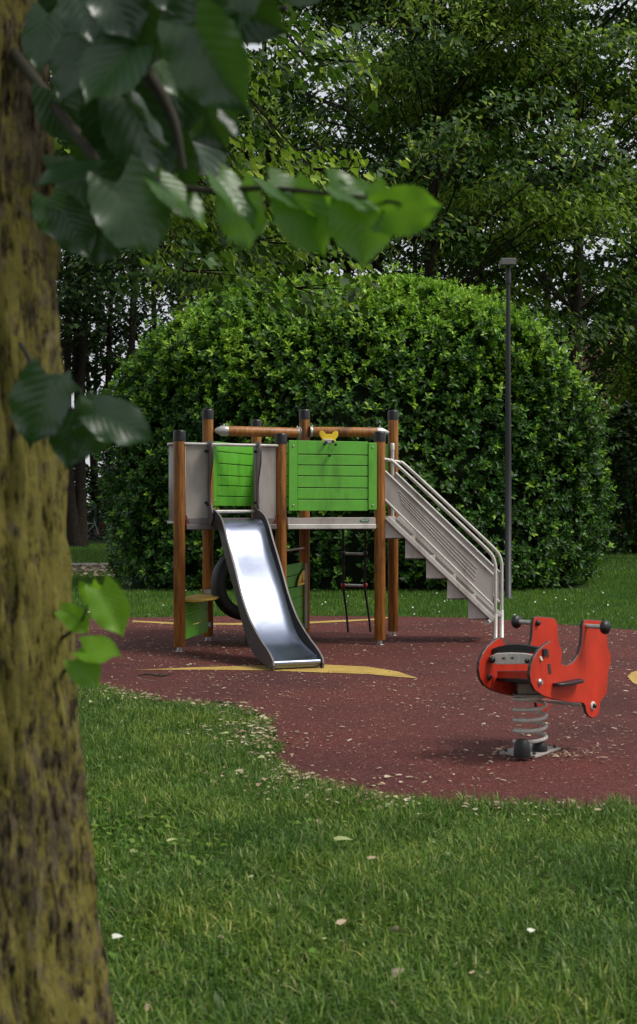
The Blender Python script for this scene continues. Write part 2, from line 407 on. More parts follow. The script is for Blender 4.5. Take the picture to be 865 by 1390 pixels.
HEART = [(0, 0, 0), (.30, -.10, .05), (.46, .22, .09), (.30, .62, .03), (0, 1, -.12), (0, .45, 0), (-.30, .62, .03), (-.46, .22, .09), (-.30, -.10, .05)]
HEF = [(0, 1, 5), (1, 2, 5), (2, 3, 5), (3, 4, 5), (4, 6, 5), (6, 7, 5), (7, 8, 5), (8, 0, 5)]
LAUR = [(0, 0, 0), (0, .35, -.02), (0, .7, -.03), (0, 1, -.10), (.15, .28, .045), (.17, .64, .03), (-.15, .28, .045), (-.17, .64, .03)]
LAF = [(0, 4, 1), (1, 4, 5), (1, 5, 2), (2, 5, 3), (0, 1, 6), (1, 7, 6), (1, 2, 7), (2, 3, 7)]
BRACT = [(0, 0, 0), (.10, .3, .03), (.09, .8, .0), (0, 1, -.08), (-.09, .8, 0), (-.10, .3, .03)]
BRF = [(0, 1, 5), (1, 2, 5), (2, 4, 5), (2, 3, 4)]

# ------------------------------------------------------------------ world, sun, camera
w = bpy.data.worlds.new('World'); sc.world = w; w.use_nodes = True
nt = w.node_tree; bg = nt.nodes['Background']
sky = nd(nt, 'ShaderNodeTexSky', sky_type='NISHITA'); sky.sun_disc = False
SUN_EL, SUN_AZ = math.radians(54), math.radians(102)     # azimuth clockwise from +Y: sun to the right, behind the camera
sky.sun_elevation = SUN_EL; sky.sun_rotation = SUN_AZ; sky.dust_density = 4.0; sky.air_density = 1.0; sky.ozone_density = .7
nt.links.new(mixc(nt, .6, sky.outputs[0], (15.5, 15.9, 16.6)), bg.inputs[0]); bg.inputs[1].default_value = .055   # thin bright cloud over the sky
sd = np.array([math.sin(SUN_AZ)*math.cos(SUN_EL), math.cos(SUN_AZ)*math.cos(SUN_EL), math.sin(SUN_EL)])
sl = bpy.data.lights.new('sun', 'SUN'); sl.energy = 2.6; sl.angle = math.radians(20); sl.color = (1, .95, .88)
so = bpy.data.objects.new('sun', sl); col.objects.link(so); so.location = tuple(sd*40)
so.rotation_euler = Vector(tuple(-sd)).to_track_quat('-Z', 'Y').to_euler()
cam = bpy.data.cameras.new('camera'); co = bpy.data.objects.new('camera', cam); col.objects.link(co)
co.location = (0, 0, EYE); co.rotation_euler = (PI/2, 0, 0); cam.lens = 50; cam.sensor_width = 24; cam.sensor_fit = 'HORIZONTAL'
cam.clip_end = 2000; cam.dof.use_dof = True; cam.dof.focus_distance = 13.5; cam.dof.aperture_fstop = 6.3
sc.camera = co
sc.view_settings.view_transform = 'Standard'; sc.view_settings.look = 'None'; sc.view_settings.exposure = 0.28; sc.view_settings.gamma = 1
sc.cycles.max_bounces = 6; sc.cycles.transmission_bounces = 3; sc.cycles.use_denoising = True
sc.cycles.sample_clamp_indirect = 4

# ------------------------------------------------------------------ ground
def sheet(name, pts, z, mat, kind='structure', label=None, cat=None):
    me = bpy.data.meshes.new(name)
    import bmesh
    bm = bmesh.new(); vs = [bm.verts.new((p[0], p[1], z)) for p in pts]
    f = bm.faces.new(vs); f.normal_update()
    if f.normal.z < 0: f.normal_flip()
    bmesh.ops.triangulate(bm, faces=[f]); bm.to_mesh(me); bm.free()
    return tag(link(name, me, mat), label, cat, kind=kind)
sheet('lawn', [(-400, -200), (400, -200), (400, 900), (-400, 900)], 0, 'soil', label='shaded green lawn around the play area', cat='lawn')
redpx = [(-260, 905), (-100, 915), (60, 928), (95, 930), (140, 937), (190, 948), (240, 958), (300, 962), (340, 968), (365, 985), (373, 1005), (377, 1035), (395, 1055),
         (430, 1070), (500, 1087), (560, 1095), (640, 1100), (760, 1102), (900, 1102), (1100, 1080), (1300, 1000), (1380, 930), (1300, 890), (1100, 870), (900, 860), (865, 857),
         (800, 852), (740, 847), (690, 843), (640, 840), (500, 838), (380, 837), (220, 839), (90, 841), (-60, 848), (-220, 862), (-330, 885)]
red = np.array([gnd(*p) for p in redpx])[:, :2]
redc = []
_p = bez(np.vstack([red, red[:1]]), 5)
for i, q in enumerate(_p[:-1]): redc.append((q[0]+.02*math.sin(i*1.7), q[1]+.04*math.sin(i*2.3)))
redc = np.array(redc)
sheet('rubber_safety_surface', redc, .012, 'rubber_ground', label='dark red rubber playground surface', cat='play surface')
def inpoly(P, poly):
    x, y = P[:, 0], P[:, 1]; c = np.zeros(len(P), bool); n = len(poly); j = n-1
    for i in range(n):
        xi, yi = poly[i]; xj, yj = poly[j]
        c ^= ((yi > y) != (yj > y)) & (x < (xj-xi)*(y-yi)/(yj-yi+1e-12)+xi); j = i
    return c
def gpoly(px): return [gnd(*p)[:2] for p in px]
sheet('yellow_ground_marking', gpoly([(180, 912), (260, 908.5), (360, 905.5), (440, 904.5), (500, 907.5), (540, 914), (568, 923.5), (540, 921.5), (500, 917.5), (440, 915.5), (360, 912.5), (260, 911.5)]), .016, 'yellow_ground', label='long thin yellow crescent in the red surface under the slide end', cat='ground marking')
sheet('yellow_ground_marking', gpoly([(180, 844), (232, 846.5), (316, 847.6), (420, 845.6), (508, 841.4), (530, 838.9), (530, 840), (508, 843.6), (420, 848), (316, 850), (232, 849), (180, 845.5)]), .016, 'yellow_ground', label='thin yellow line in the red surface behind the play tower', cat='ground marking')
sheet('yellow_ground_marking', gpoly([(852, 921), (858, 915), (872, 911.5), (930, 908), (1010, 911), (1070, 918), (1010, 938), (930, 942), (880, 937), (860, 930)]), .016, 'yellow_ground', label='yellow leaf-shaped mark at the right edge beside the spring rider', cat='ground marking')
path = [(-60, 36), (-30, 34.6), (-12, 33.7), (-5, 33.8), (1, 35.5), (4, 39), (5.2, 46), (5.6, 60)]
pc = bez(path, 6); L_, R_ = [], []
for i, p in enumerate(pc):
    t = unit(pc[min(i+1, len(pc)-1)]-pc[max(i-1, 0)]); nn = np.array([-t[1], t[0]]); L_.append(p+nn*.75); R_.append(p-nn*.75)
sheet('footpath', L_+R_[::-1], .03, 'concrete', label='pale gravel footpath crossing the lawn behind the trunk', cat='path')
sheet('bare_earth', [(-60, 26), (-10, 27.3), (-4, 27.8), (0, 29), (2.5, 34), (0, 34.1), (-4.5, 33.0), (-12, 32.9), (-30, 33.8), (-60, 35)], .006, 'earth', label='leaf-strewn bare earth beside the footpath', cat='earth')
sheet('bare_earth', [(-40, 47), (-20, 50), (-3, 50), (6, 46), (20, 44), (60, 46), (70, 90), (-60, 95)], .006, 'soil', label='dark ground under the far trees', cat='earth')

def sinn(x, y, k=1.0):
    return (np.sin(x*1.7*k+y*.9*k)+np.sin(x*.6*k-y*2.3*k+1.3)+np.sin(x*3.1*k+y*2.7*k+4)+np.sin(-x*4.7*k+y*3.9*k+2))/4

def grass(name, P, h, wd, seg, mat, label, bend=.5):
    n = len(P); a = R.rand(n)*2*PI; f = np.stack([np.cos(a), np.sin(a), 0*a], 1); sd_ = np.stack([-np.sin(a), np.cos(a), 0*a], 1)
    hh = h*(.45+.8*R.rand(n)); b = bend*(R.rand(n)**.8)*1.5; ww = wd*(.6+.8*R.rand(n))
    base = np.concatenate([P, np.zeros((n, 1))], 1)
    if seg == 1:
        V = np.stack([base-sd_*ww[:, None]/2, base+sd_*ww[:, None]/2, base+f*(hh*b*.7)[:, None]+np.array([0, 0, 1])*(hh*np.sqrt(np.maximum(.15, 1-b*b*.4)))[:, None]], 1)
        return tag(npmesh(name, V.reshape(-1, 3), np.arange(3*n).reshape(-1, 3), mat), label, 'grass', kind='stuff')
    Z = np.array([0, 0, 1.])
    def cen(t): return base+f*(hh*b*t**2*.9)[:, None]+Z*(hh*(t-b*.45*t**2.2))[:, None]
    tw = (R.rand(n)-.5)*1.5
    def side(t): return sd_*np.cos(tw*t)[:, None]+f*np.sin(tw*t)[:, None]
    V = []
    for t, wf in ((0, .7), (.38, 1), (.72, .7)):
        c = cen(np.full(n, t)); s = side(t)*(ww*wf/2)[:, None]; V += [c-s, c+s]
    V.append(cen(np.ones(n)))
    V = np.stack(V, 1).reshape(-1, 3)
    t = np.array([(0, 1, 3), (0, 3, 2), (2, 3, 5), (2, 5, 4), (4, 5, 6)])
    Fc = (t[None]+(np.arange(n)*7)[:, None, None]).reshape(-1, 3)
    return tag(npmesh(name, V, Fc, mat, smooth=True), label, 'grass', kind='stuff')

def sample_strip(n, d0, d1, extra, pw=1.0):
    d = d0+(d1-d0)*R.rand(n)**pw; half = .24*d+extra
    return np.stack([(R.rand(n)*2-1)*half, d], 1)
P = sample_strip(620000, 2.9, 10.8, 1.5, 1.05)
keep = ~inpoly(P+np.stack([sinn(P[:, 0]*3, P[:, 1]*3)*.08, sinn(P[:, 0]*4+2, P[:, 1]*4)*.13-.02+R.randn(len(P))*.05], 1), redc) & (np.hypot(P[:, 0]+.70, P[:, 1]-2.6) > .2)
P = P[keep]
edge = sinn(P[:, 0]*1.3, P[:, 1]*1.1)
keep = R.rand(len(P)) < np.clip(.95+.35*edge, .45, 1)
P = P[keep]; e = sinn(P[:, 0]*2.1+3, P[:, 1]*1.9)
grass('grass', P, .082*(1+.42*e)*np.clip(1.15-.035*P[:, 1], .8, 1.1), .0045+.0022*(R.rand(len(P)) > .9), 3, 'grass', 'lush green grass in the foreground and along the red surface', .9)
P = sample_strip(900, 2.9, 9, .4); P = P[~inpoly(P+np.array([0, .05]), redc)]
grass('broad_grass', P, np.full(len(P), .11), .010, 3, 'grass', 'taller broad-bladed tufts in the foreground lawn', .7)
P = sample_strip(200000, 14.8, 30, 2.5, .8); P = P[~inpoly(P, redc)]
P = P[~((np.abs(P[:, 0]-.65) < 4.2) & (P[:, 1] > 22.8))]
grass('lawn_grass', P, .055*(1+.3*sinn(P[:, 0], P[:, 1])), .011, 1, 'grass_far', 'shorter lawn grass between the red surface and the hedge')
P = sample_strip(70000, 29, 56, 4, .9); P = P[~((np.abs(P[:, 1]-33.8) < 1.1) & (P[:, 0] < 3))]
P = P[~((P[:, 1] < 33.5) & (P[:, 0] < 0) & (R.rand(len(P)) < .85))]
grass('far_grass', P, np.full(len(P), .07), .03, 1, 'grass_far', 'distant lawn grass beyond the footpath')
# clover leaves / flowers
def flat_bits(name, P, z, size, tm, tf, mat, label, cat='litter', tilt=.35, width=None, mi=None):
    n = len(P); a = R.rand(n)*2*PI
    Cn = np.concatenate([P, np.zeros((n, 1))+z+R.rand(n, 1)*.004], 1)
    T = np.stack([np.cos(a), np.sin(a), (R.rand(n)-.5)*tilt], 1); N = np.stack([(R.rand(n)-.5)*tilt*2, (R.rand(n)-.5)*tilt*2, np.ones(n)], 1)
    return tag(scatter(name, Cn, T, N, size, tm, tf, mat, W=width, mi=mi), label, cat, kind='stuff')
P = sample_strip(24000, 6.4, 16.5, 1.0, .8); P = P[inpoly(P, redc)]
k = R.rand(len(P)) < np.clip(.45+.5*sinn(P[:, 0]*.9, P[:, 1]*.8)+.25*(P[:, 0] < -.5), .12, 1); P = P[k]
flat_bits('fallen_bracts', P,   .019, .011+.034*R.rand(len(P))**2.5, BRACT, BRF, ['litter'], 'dry linden bracts and leaf crumbs scattered on the red surface', width=.6+1.5*R.rand(len(P)))
# litter gathered along the edge of the turf
E = []
for i in range(len(redc)):
    a, b = redc[i], redc[(i+1) % len(redc)]
    if min(a[1], b[1]) < 11.5 and max(a[0], b[0]) < 2.6:
        L = np.linalg.norm(b-a)
        dn = max(8, 150*(.45+.9*math.sin(i*.9)*math.sin(i*.37+1)+.5*(a[1] > 6.2)))
        for _ in range(int(L*dn)):
            E.append(a+(b-a)*R.rand()+R.randn(2)*np.array([.07, .16])*(.4+1.2*R.rand())+[-.04, -.03])
for (gx, gy, n_, sx, sy) in ((345, 1000, 330, .16, .35), (200, 955, 160, .35, .25), (430, 1066, 200, .25, .14), (560, 1092, 140, .4, .10)):
    g_ = gnd(gx, gy); E += list(g_[:2]+R.randn(n_, 2)*[sx, sy]+[-.03, -.06])
E = np.array(E); _in = inpoly(E, redc); E = E[~_in | (R.rand(len(E)) < .45)]; _in = inpoly(E, redc)
flat_bits('edge_litter', E, np.where(_in, .018, .03+.035*R.rand(len(E)))[:, None], .012+.030*R.rand(len(E))**1.7, HEART, HEF, ['litter', 'litter_green'], 'dry leaves and bracts gathered along the turf edge', width=.3+.7*R.rand(len(E)), mi=(R.rand(len(E)) < .15).astype(int))
P = sample_strip(700, 3.4, 9.5, .3); P = P[~inpoly(P, redc)]
flat_bits('lawn_litter', P, .040, .010+.032*R.rand(len(P))**3, HEART, HEF, ['litter', 'litter_green'], 'fallen leaves and bracts lying in the foreground grass', tilt=1.2, width=.25+.55*R.rand(len(P)), mi=(R.rand(len(P)) < .5).astype(int))
P = np.concatenate([sample_strip(500, 3.4, 9.5, .3), np.array([-.75, 5.5])+R.randn(500, 2)*[.22, .5]]); P = P[~inpoly(P, redc)]
flat_bits('clover', P, .040, .016+.018*R.rand(len(P)), HEART, HEF, ['grass_far'], 'low clover leaves among the foreground grass', 'clover', tilt=.6)
P = sample_strip(230, 16.4, 22.5, .5); P = P[~inpoly(P, redc)]
flat_bits('daisies', P, .045, .014+.018*R.rand(len(P)), HEART, HEF, ['petal'], 'tiny white daisies dotting the lawn before the hedge', 'daisies', tilt=1.2)
P = np.stack([-14+15*R.rand(2500), 27.5+6*R.rand(2500)], 1)
flat_bits('path_litter', P, .02, .06+.08*R.rand(len(P)), HEART, HEF, ['litter'], 'dry leaves on the bare earth beside the footpath', tilt=.8)
def single_leaf(px, py, s, mat, label, ang, z=.05, width=.8):
    p = gnd(px, py, z); a = math.radians(ang)
    o = scatter('fallen_leaf', np.zeros((1, 3)), np.array([[math.cos(a), math.sin(a), .1]]), np.array([[.1, -.3, 1]]), np.array([s]), HEART, HEF, mat, W=np.array([width]))
    o.location = tuple(p); tag(o, label, 'leaf')
single_leaf(455, 1140, .07, 'litter_green', 'pale green curled leaf in the grass near the turf edge', 0, .075, .5)
single_leaf(500, 1166, .045, 'litter', 'pale oval dry leaf in the middle of the foreground grass', 20, .075, .5)
single_leaf(460, 1255, .055, 'litter', 'crumpled tan dry leaf low in the foreground grass', 60, .075, .5)
single_leaf(718, 1264, .026, 'petal', 'tiny white petal in the grass at lower right', 30, .075, .9)
single_leaf(228, 1142, .050, 'litter_green', 'pale curled bract in the grass right of the trunk', 45, .075, .35)
single_leaf(153, 1272, .032, 'petal', 'whitish leaf beside the base of the near trunk', 10, .07, .9)
single_leaf(335, 955, .09, 'litter', 'long dry twiggy bract on the turf corner', 170, .05, .25)

for px, py, L, an, lb in ((212, 916, .28, 8, 'dark broken twig beside the left tip of the yellow crescent'), (305, 954, .20, -5, 'short dark twig lying by the curved turf edge')):
    p = gnd(px, py, .03); mb = MB(); a = math.radians(an)
    mb.tube([p+(L*(t-.5)*math.cos(a), L*(t-.5)*math.sin(a)*2, .008*math.sin(t*7)) for t in np.linspace(0, 1, 7)], [.006, .008, .009, .008, .009, .006, .003], 7)
    mb.tube([p, p+(.05, .05, .01)], [.005, .002], 6)
    tw_ = mb.build('fallen_twig', 'twig', None, p); tw_.location = tuple(p); tag(tw_, lb, 'twig')
# ------------------------------------------------------------------ play tower
A, B, D_ = (-1.336, 12.75), (-.37, 13.08), (.62, 13.42)
C_, E_, F_, G_ = (-1.15, 13.80), (-.15, 14.25), (.81, 14.42), (-.70, 14.95)
TW = np.array([-.25, 13.8, 0])
tower = empty('play_tower', TW, 'wooden play tower with steel slide, green panels and metal stairs', 'play tower')
def tb(mb, name, mats, parent=None): return mb.build(name, mats, tower if parent is None else parent, TW if parent is None else None)
# NB children of the tower are stored relative to TW; sub-parts share that frame
def sub(mb, name, mats, parent): return mb.build(name, mats, parent, TW)
def v3(p, z): return np.array([p[0], p[1], z])
def post(p, top, ang=0):
    mb = MB(); n = 36; r = .056; V = []
    zs = [.055, .062, top-.095]
    for j, z in enumerate(zs):
        for k in range(n):
            a = 2*PI*k/n; rr = r*(.93 if j == 0 else 1)
            if k in (int(n*.745+ang) % n, int(n*.245+ang) % n): rr *= .93
            V.append((p[0]+rr*math.cos(a), p[1]+rr*math.sin(a), z))
    mb.add(V, [(j*n+k, j*n+(k+1) % n, (j+1)*n+(k+1) % n, (j+1)*n+k) for j in range(2) for k in range(n)], 0, True)
    mb.add(V[:n], [tuple(range(n))[::-1]])
    o = tb(mb, 'post', 'wood')
    c = MB(); c.lathe(v3(p, top-.105), (0, 0, 1), [(0, .0595), (.085, .0595), (.098, .056), (.105, .048)], 32); sub(c, 'cap', 'black', o)
    f = MB(); f.lathe(v3(p, -.01), (0, 0, 1), [(0, .045), (.022, .045), (.024, .024), (.066, .024)], 20); sub(f, 'foot', 'silver', o)
for p, t, a in ((A, 2.135, 0), (B, 2.125, 0), (D_, 2.165, 1), (C_, 2.42, 0), (E_, 2.45, -1), (F_, 2.455, 0), (G_, 2.39, 0)): post(p, t, a)
# deck
mb = MB(); mb.prism([v3(q, 1.19) for q in (A, B, D_, F_, E_, G_, C_)], (0, 0, .085)); tb(mb, 'deck', 'panel_side')
def along(P0, P1, t, z, off=0.0):
    P0 = np.array(P0); P1 = np.array(P1); d = P1-P0; n = np.array([d[1], -d[0]])/np.linalg.norm(d)
    q = P0+d*t+n*off; return np.array([q[0], q[1], z])
def beam(P0, P1, mats=('panel_grey', 'white_tube'), off=.02):
    mb = MB()
    L = np.linalg.norm(np.array(P1)-np.array(P0)); e = .057/L
    mb.bar(along(P0, P1, e, 1.262, off), along(P0, P1, 1-e, 1.262, off), .03, .060, mi=0)
    mb.bar(along(P0, P1, e, 1.205, off+.012), along(P0, P1, 1-e, 1.205, off+.012), .035, .050, mi=1, bev=.006)
    return tb(mb, 'deck_beam', list(mats))
b1 = beam(B, D_)
mb = MB(); mb.obox(along(B, D_, .785, 1.252, .037), along(B, D_, .875, 0, 0)-along(B, D_, .785, 0, 0), (0, -.004, 0), (0, 0, .022), bev=.001); lab_ = sub(mb, 'label_plate', 'sign_green', b1)
mb = MB()
for k in range(5): 
    q0 = along(B, D_, .80+.013*k, 1.258, .0425); mb.obox(q0, along(B, D_, .008, 0)-along(B, D_, 0, 0), (0, -.001, 0), (0, 0, .010+.003*(k % 2)))
sub(mb, 'label_text', 'white', b1)
beam(A, B, ('panel_side', 'panel_side')); beam(E_, F_); beam(C_, A); beam(G_, E_); beam(F_, D_)
# green boards with slots
def board(P0, P1, z0, z1, t0, t1, off, gaps, stiles=True, mat='green', name='green_panel', stile_w=.09, th=.018, gap=.0045):
    mb = MB(); d = along(P0, P1, t1, 0)-along(P0, P1, t0, 0); L = np.linalg.norm(d); u = d/L; nrm = np.array([u[1], -u[0], 0])
    o = along(P0, P1, t0, 0, off); zs = [z0]+list(gaps)+[z1]
    for i in range(len(zs)-1):
        a = zs[i]+(gap if i else 0); b = zs[i+1]-(gap if i < len(zs)-2 else 0)
        s = stile_w if stiles else 0
        mb.obox(o+u*(s+.001)+np.array([0, 0, a]), u*(L-2*s-.002), -nrm*th, (0, 0, b-a), bev=.003)
    if stiles:
        mb.obox(o+np.array([0, 0, z0]), u*stile_w, -nrm*th, (0, 0, z1-z0), bev=.003)
        mb.obox(o+u*(L-stile_w)+nrm*.010+np.array([0, 0, z0+.01]), u*stile_w, -nrm*(th+.008), (0, 0, z1-z0-.02), bev=.004)
    ob = tb(mb, name, mat)
    bl = MB()
    for tt in (.045, L-.045):
        for zz in (z0+.055, z1-.055): bl.lathe(o+u*tt+nrm*(.0 if tt < .1 else .010)+np.array([0, 0, zz]), nrm, [(0, .010), (.004, .010), (.007, .005)], 12)
    each(bl, 'bolt', 'silver', ob, TW)
    return ob
gz = [EYE-(y-CY)/F*13.25 for y in (678, 662.5, 646.5, 632, 617.5)]
fp_ = board(B, D_, 1.362, 2.055, .062, .945, .055, gz, gap=.0045)
mb = MB(); mb.obox(along(B, D_, .11, 1.37, .034), along(B, D_, .90, 0)-along(B, D_, .11, 0), (0, .006, 0), (0, 0, .675)); sub(mb, 'slot_shade_sheet', 'core', fp_)  # dark sheet added behind the open slots to make their gaps look shaded
gz2 = [1.41+.68*k/6 for k in (.95, 1.95, 2.9, 4.0, 5.1)]
board(C_, G_, 1.415, 2.09, .06, .95, .03, gz2)
board(G_, E_, 1.415, 2.10, .06, .95, .03, gz2)
board(E_, F_, 1.40, 2.10, .05, .95, .0, gz2)
# beige slide entrance: two plates, rails, guards
for t0, t1 in ((.055, .285), (.735, .945)):
    mb = MB(); mb.obox(along(A, B, t0, 1.255, .02), along(A, B, t1, 0)-along(A, B, t0, 0), (0, .014, 0), (0, 0, .735), bev=.003)
    ent = tb(mb, 'entrance_panel', 'panel_grey')
    mb = MB(); mb.obox(along(A, B, t0, 1.250, .032), along(A, B, t1, 0)-along(A, B, t0, 0), (0, .010, 0), (0, 0, .035), bev=.003)
    sub(mb, 'edge_strip', 'white_tube', ent)
mb = MB(); mb.tube([along(A, B, .04, 2.005, .03), along(A, B, .96, 2.0, .03)], .015); tb(mb, 'top_rail', 'white_tube')
mb = MB(); mb.prism([along(A, B, t, z, .035) for t, z in ((.055, 1.20), (.075, 1.20), (.10, 1.245), (.075, 1.27), (.062, 1.32), (.055, 1.32))], (0, .012, 0)); tb(mb, 'bracket', 'red_metal')
mb = MB(); mb.prism([along(A, B, t, z, .035) for t, z in ((.945, 1.20), (.925, 1.20), (.90, 1.245), (.925, 1.27), (.938, 1.32), (.945, 1.32))], (0, .012, 0)); tb(mb, 'bracket', 'red_metal')
# curved beige side panel bulging out on the left side
mb = MB(); pts = []
cA = np.array(A)+(-.03, .02); cC = np.array(C_)+(-.05, -.03)
for k in range(17):
    t = k/16; q = cA*(1-t)+cC*t+np.array([-.985, .17])*.17*math.sin(PI*t)**.6; pts.append(q)
for zlo, zhi, th, mi in ((1.245, 2.01, .012, 0), (1.235, 1.262, .028, 1), (1.998, 2.022, .028, 1)):
    V = [];
    for q in pts:
        for dz in (zlo, zhi):
            V.append((q[0], q[1], dz)); V.append((q[0]-th, q[1]+th*.2, dz))
    Fs = []
    for k in range(16):
        a = 4*k; b = a+4
        Fs += [(a, a+2, b+2, b), (a+1, b+1, b+3, a+3), (a, b, b+1, a+1), (a+2, a+3, b+3, b+2)]
    Fs += [(0, 1, 3, 2), (64, 66, 67, 65)]
    mb.add(V, Fs, mi, True)
tb(mb, 'side_panel', ['panel_grey', 'white_tube'])

# slide ------------------------------------------------------------
S0 = np.array([-.84, 12.92]); sdv = np.array([.372, -.928]); swv = np.array([.928, .372])
prof = bez([(0, 1.262), (.20, 1.260), (.34, 1.19), (.5, .985), (.75, .72), (.92, .52), (1.13, .30), (1.29, .195), (1.45, .145), (1.62, .105), (1.745, .088)], 6)
def spt(s, w_, z): q = S0+sdv*s+swv*w_; return np.array([q[0], q[1], z])
HW = .215
slide = MB(); V = []; nw = 10
rows = [(s, z) for s, z in prof]+[(1.762, .080), (1.772, .062), (1.772, .035), (1.755, .022)]
for s, z in rows:
    for j in range(nw+1):
        x = -HW+2*HW*j/nw; e = max(0, (abs(x)-HW+.05)/.05); V.append(spt(s, x, z+.020*e*e*(1 if s < 1.7 else .2)))
slide.add(V, [(i*(nw+1)+j, i*(nw+1)+j+1, (i+1)*(nw+1)+j+1, (i+1)*(nw+1)+j) for i in range(len(rows)-1) for j in range(nw)], 0, True)
so_ = tb(slide, 'slide', 'steel')
def wall(side):
    up, lo = [], []
    P_ = prof
    for i, (s, z) in enumerate(P_):
        t = np.array(P_[min(i+1, len(P_)-1)])-np.array(P_[max(i-1, 0)]); t = t/np.linalg.norm(t); n = np.array([-t[1], t[0]]); n = n if n[1] > 0 else -n
        hgt = .095+.045*math.exp(-((s-.0)/.16)**2)+.03*math.exp(-((s-1.3)/.25)**2)-.010*math.sin(s*9)
        if s > 1.55: hgt *= 1-.55*((s-1.55)/.2)**2
        up.append(np.array([s, z])+n*hgt); lo.append(np.array([s, z])-n*(.045+.03*math.exp(-((s-1.35)/.3)**2)))
    end = [np.array([1.80, .10]), np.array([1.815, .06]), np.array([1.80, .02]), np.array([1.76, .008])]
    lo = [np.array([p[0], max(p[1], .008)]) for p in lo]
    st = [np.array([-.02, 1.20]), np.array([-.02, 1.36])]
    out = st+up+end+lo[::-1]
    mb = MB(); base = HW+.002 if side > 0 else -HW-.002
    mb.prism([spt(p[0], base, p[1]) for p in out], np.array([swv[0], swv[1], 0])*(.016*side), 0, 1)
    return sub(mb, 'slide_side', ['slide_side', 'panel_side'], so_)
wall(1); wall(-1)
mb = MB(); mb.tube([spt(1.765, -HW, .07), spt(1.765, HW, .07)], .024, 16); sub(mb, 'slide_lip', 'steel', so_)
mb = MB(); mb.tube([spt(.02, -HW-.01, 1.355), spt(.02, HW+.01, 1.355)], .016, 12); sub(mb, 'crossbar', 'white_tube', so_)
for side in (-1, 1):
    g = [(0, 1.25), (0, 2.00), (.03, 2.035), (.10, 2.04), (.165, 2.00), (.19, 1.93), (.185, 1.84), (.15, 1.74), (.115, 1.64), (.11, 1.55), (.13, 1.45), (.17, 1.38), (.20, 1.34), (.20, 1.28), (.14, 1.22)]
    gg = bez([(a, b) for a, b in g[1:13]], 4); gg = [np.array(g[0])]+gg+[np.array(g[13]), np.array(g[14])]
    mb = MB(); base = (HW+.022)*side
    mb.prism([spt(p[0]-.04, base, p[1]) for p in gg], np.array([swv[0], swv[1], 0])*(.014*side), 0, 1)
    go = tb(mb, 'entrance_guard', ['panel_side', 'core'])
    b_ = MB()
    for zz in (1.93, 1.42): b_.lathe(spt(.03, base+.014*side, zz), np.array([swv[0]*side, swv[1]*side, 0]), [(0, .014), (.012, .014), (.018, .008)], 12)
    each(b_, 'bolt', 'black', go, TW)
mb = MB()
for t, z in ((.27, 1.94), (.27, 1.44), (.75, 1.94), (.75, 1.44)): mb.lathe(along(A, B, t-.02, z, .022), unit((along(A, B, 0, 0, 1)-along(A, B, 0, 0, 0))), [(0, .014), (.012, .013), (.016, .006)], 12)
each(mb, 'bolt', 'black', ent, TW)

# logs
def log(P0, P1, z, cone0, cone1, dy=-.05):
    a = v3(P0, z)+(0, dy, 0); b = v3(P1, z)+(0, dy, 0); t = unit(b-a); L = np.linalg.norm(b-a)
    mb = MB(); r = .053; s0 = .17 if cone0 else .075; s1 = L-(.14 if cone1 else .075)
    mb.lathe(a+t*s0, t, [(0, r*.96), (.008, r), (s1-s0-.008, r), (s1-s0, r*.96)], 28)
    o = tb(mb, 'log', 'wood')
    for flag, pos, dr in ((cone0, s0, -1), (cone1, s1, 1)):
        c = MB()
        if flag: c.lathe(a+t*(pos-.045*dr), t*dr, [(0, r*1.04), (.06, r*1.04), (.12, r*.45), (.135, r*.3)], 24)
        else: c.lathe(a+t*(pos-.012*dr), t*dr, [(0, r*1.03), (.018, r*1.03), (.022, r*1.25), (.028, r*1.25)], 24)
        c.lathe(a+t*(pos-.01*dr)+(0, 0, r), (0, 0, 1), [(0, .008), (.014, .008), (.02, .004)], 8)
        sub(c, 'end_cap', 'silver', o)
log(C_, E_, 2.195, True, False); log(E_, F_, 2.21, False, True)

# yellow play wheel on top of the front panel
Pc = onplane(446, 601, (*B,), np.array([.99, .34]))
mb = MB(); ax = unit((.99, .34)); out = []
for k in range(64):
    a = 2*PI*k/64; r = .070+.055*max(0, math.cos(2*(a-PI/4)*2/1))**.8 if True else 0
    out.append(np.array([Pc[0]+ax[0]*r*1.05*math.cos(a), Pc[1]+ax[1]*r*1.05*math.cos(a)-.02, 2.04+r*math.sin(a)*1.25]))
mb.prism(out, (.006, -.02, 0), bev=.002); wh = tb(mb, 'play_wheel', 'yellow')
mb = MB(); mb.obox(Pc+np.array([-.045, -.065, -.01+(2.04-Pc[2])]), (.09, .03, 0), (0, -.012, 0), (0, 0, .045), bev=.004); sub(mb, 'hub_plate', 'silver', wh)
mb = MB()
for dx, dz in ((-.035, .0), (.035, .01), (0, -.13), (-.05, -.02), (.06, -.02)): mb.lathe(np.array([Pc[0]+dx+.01, Pc[1]+dx*.34-.074, 2.04+dz]), (.32, -.95, 0), [(0, .014), (.012, .014), (.018, .008)], 12)
each(mb, 'bolt', 'black', wh, TW)

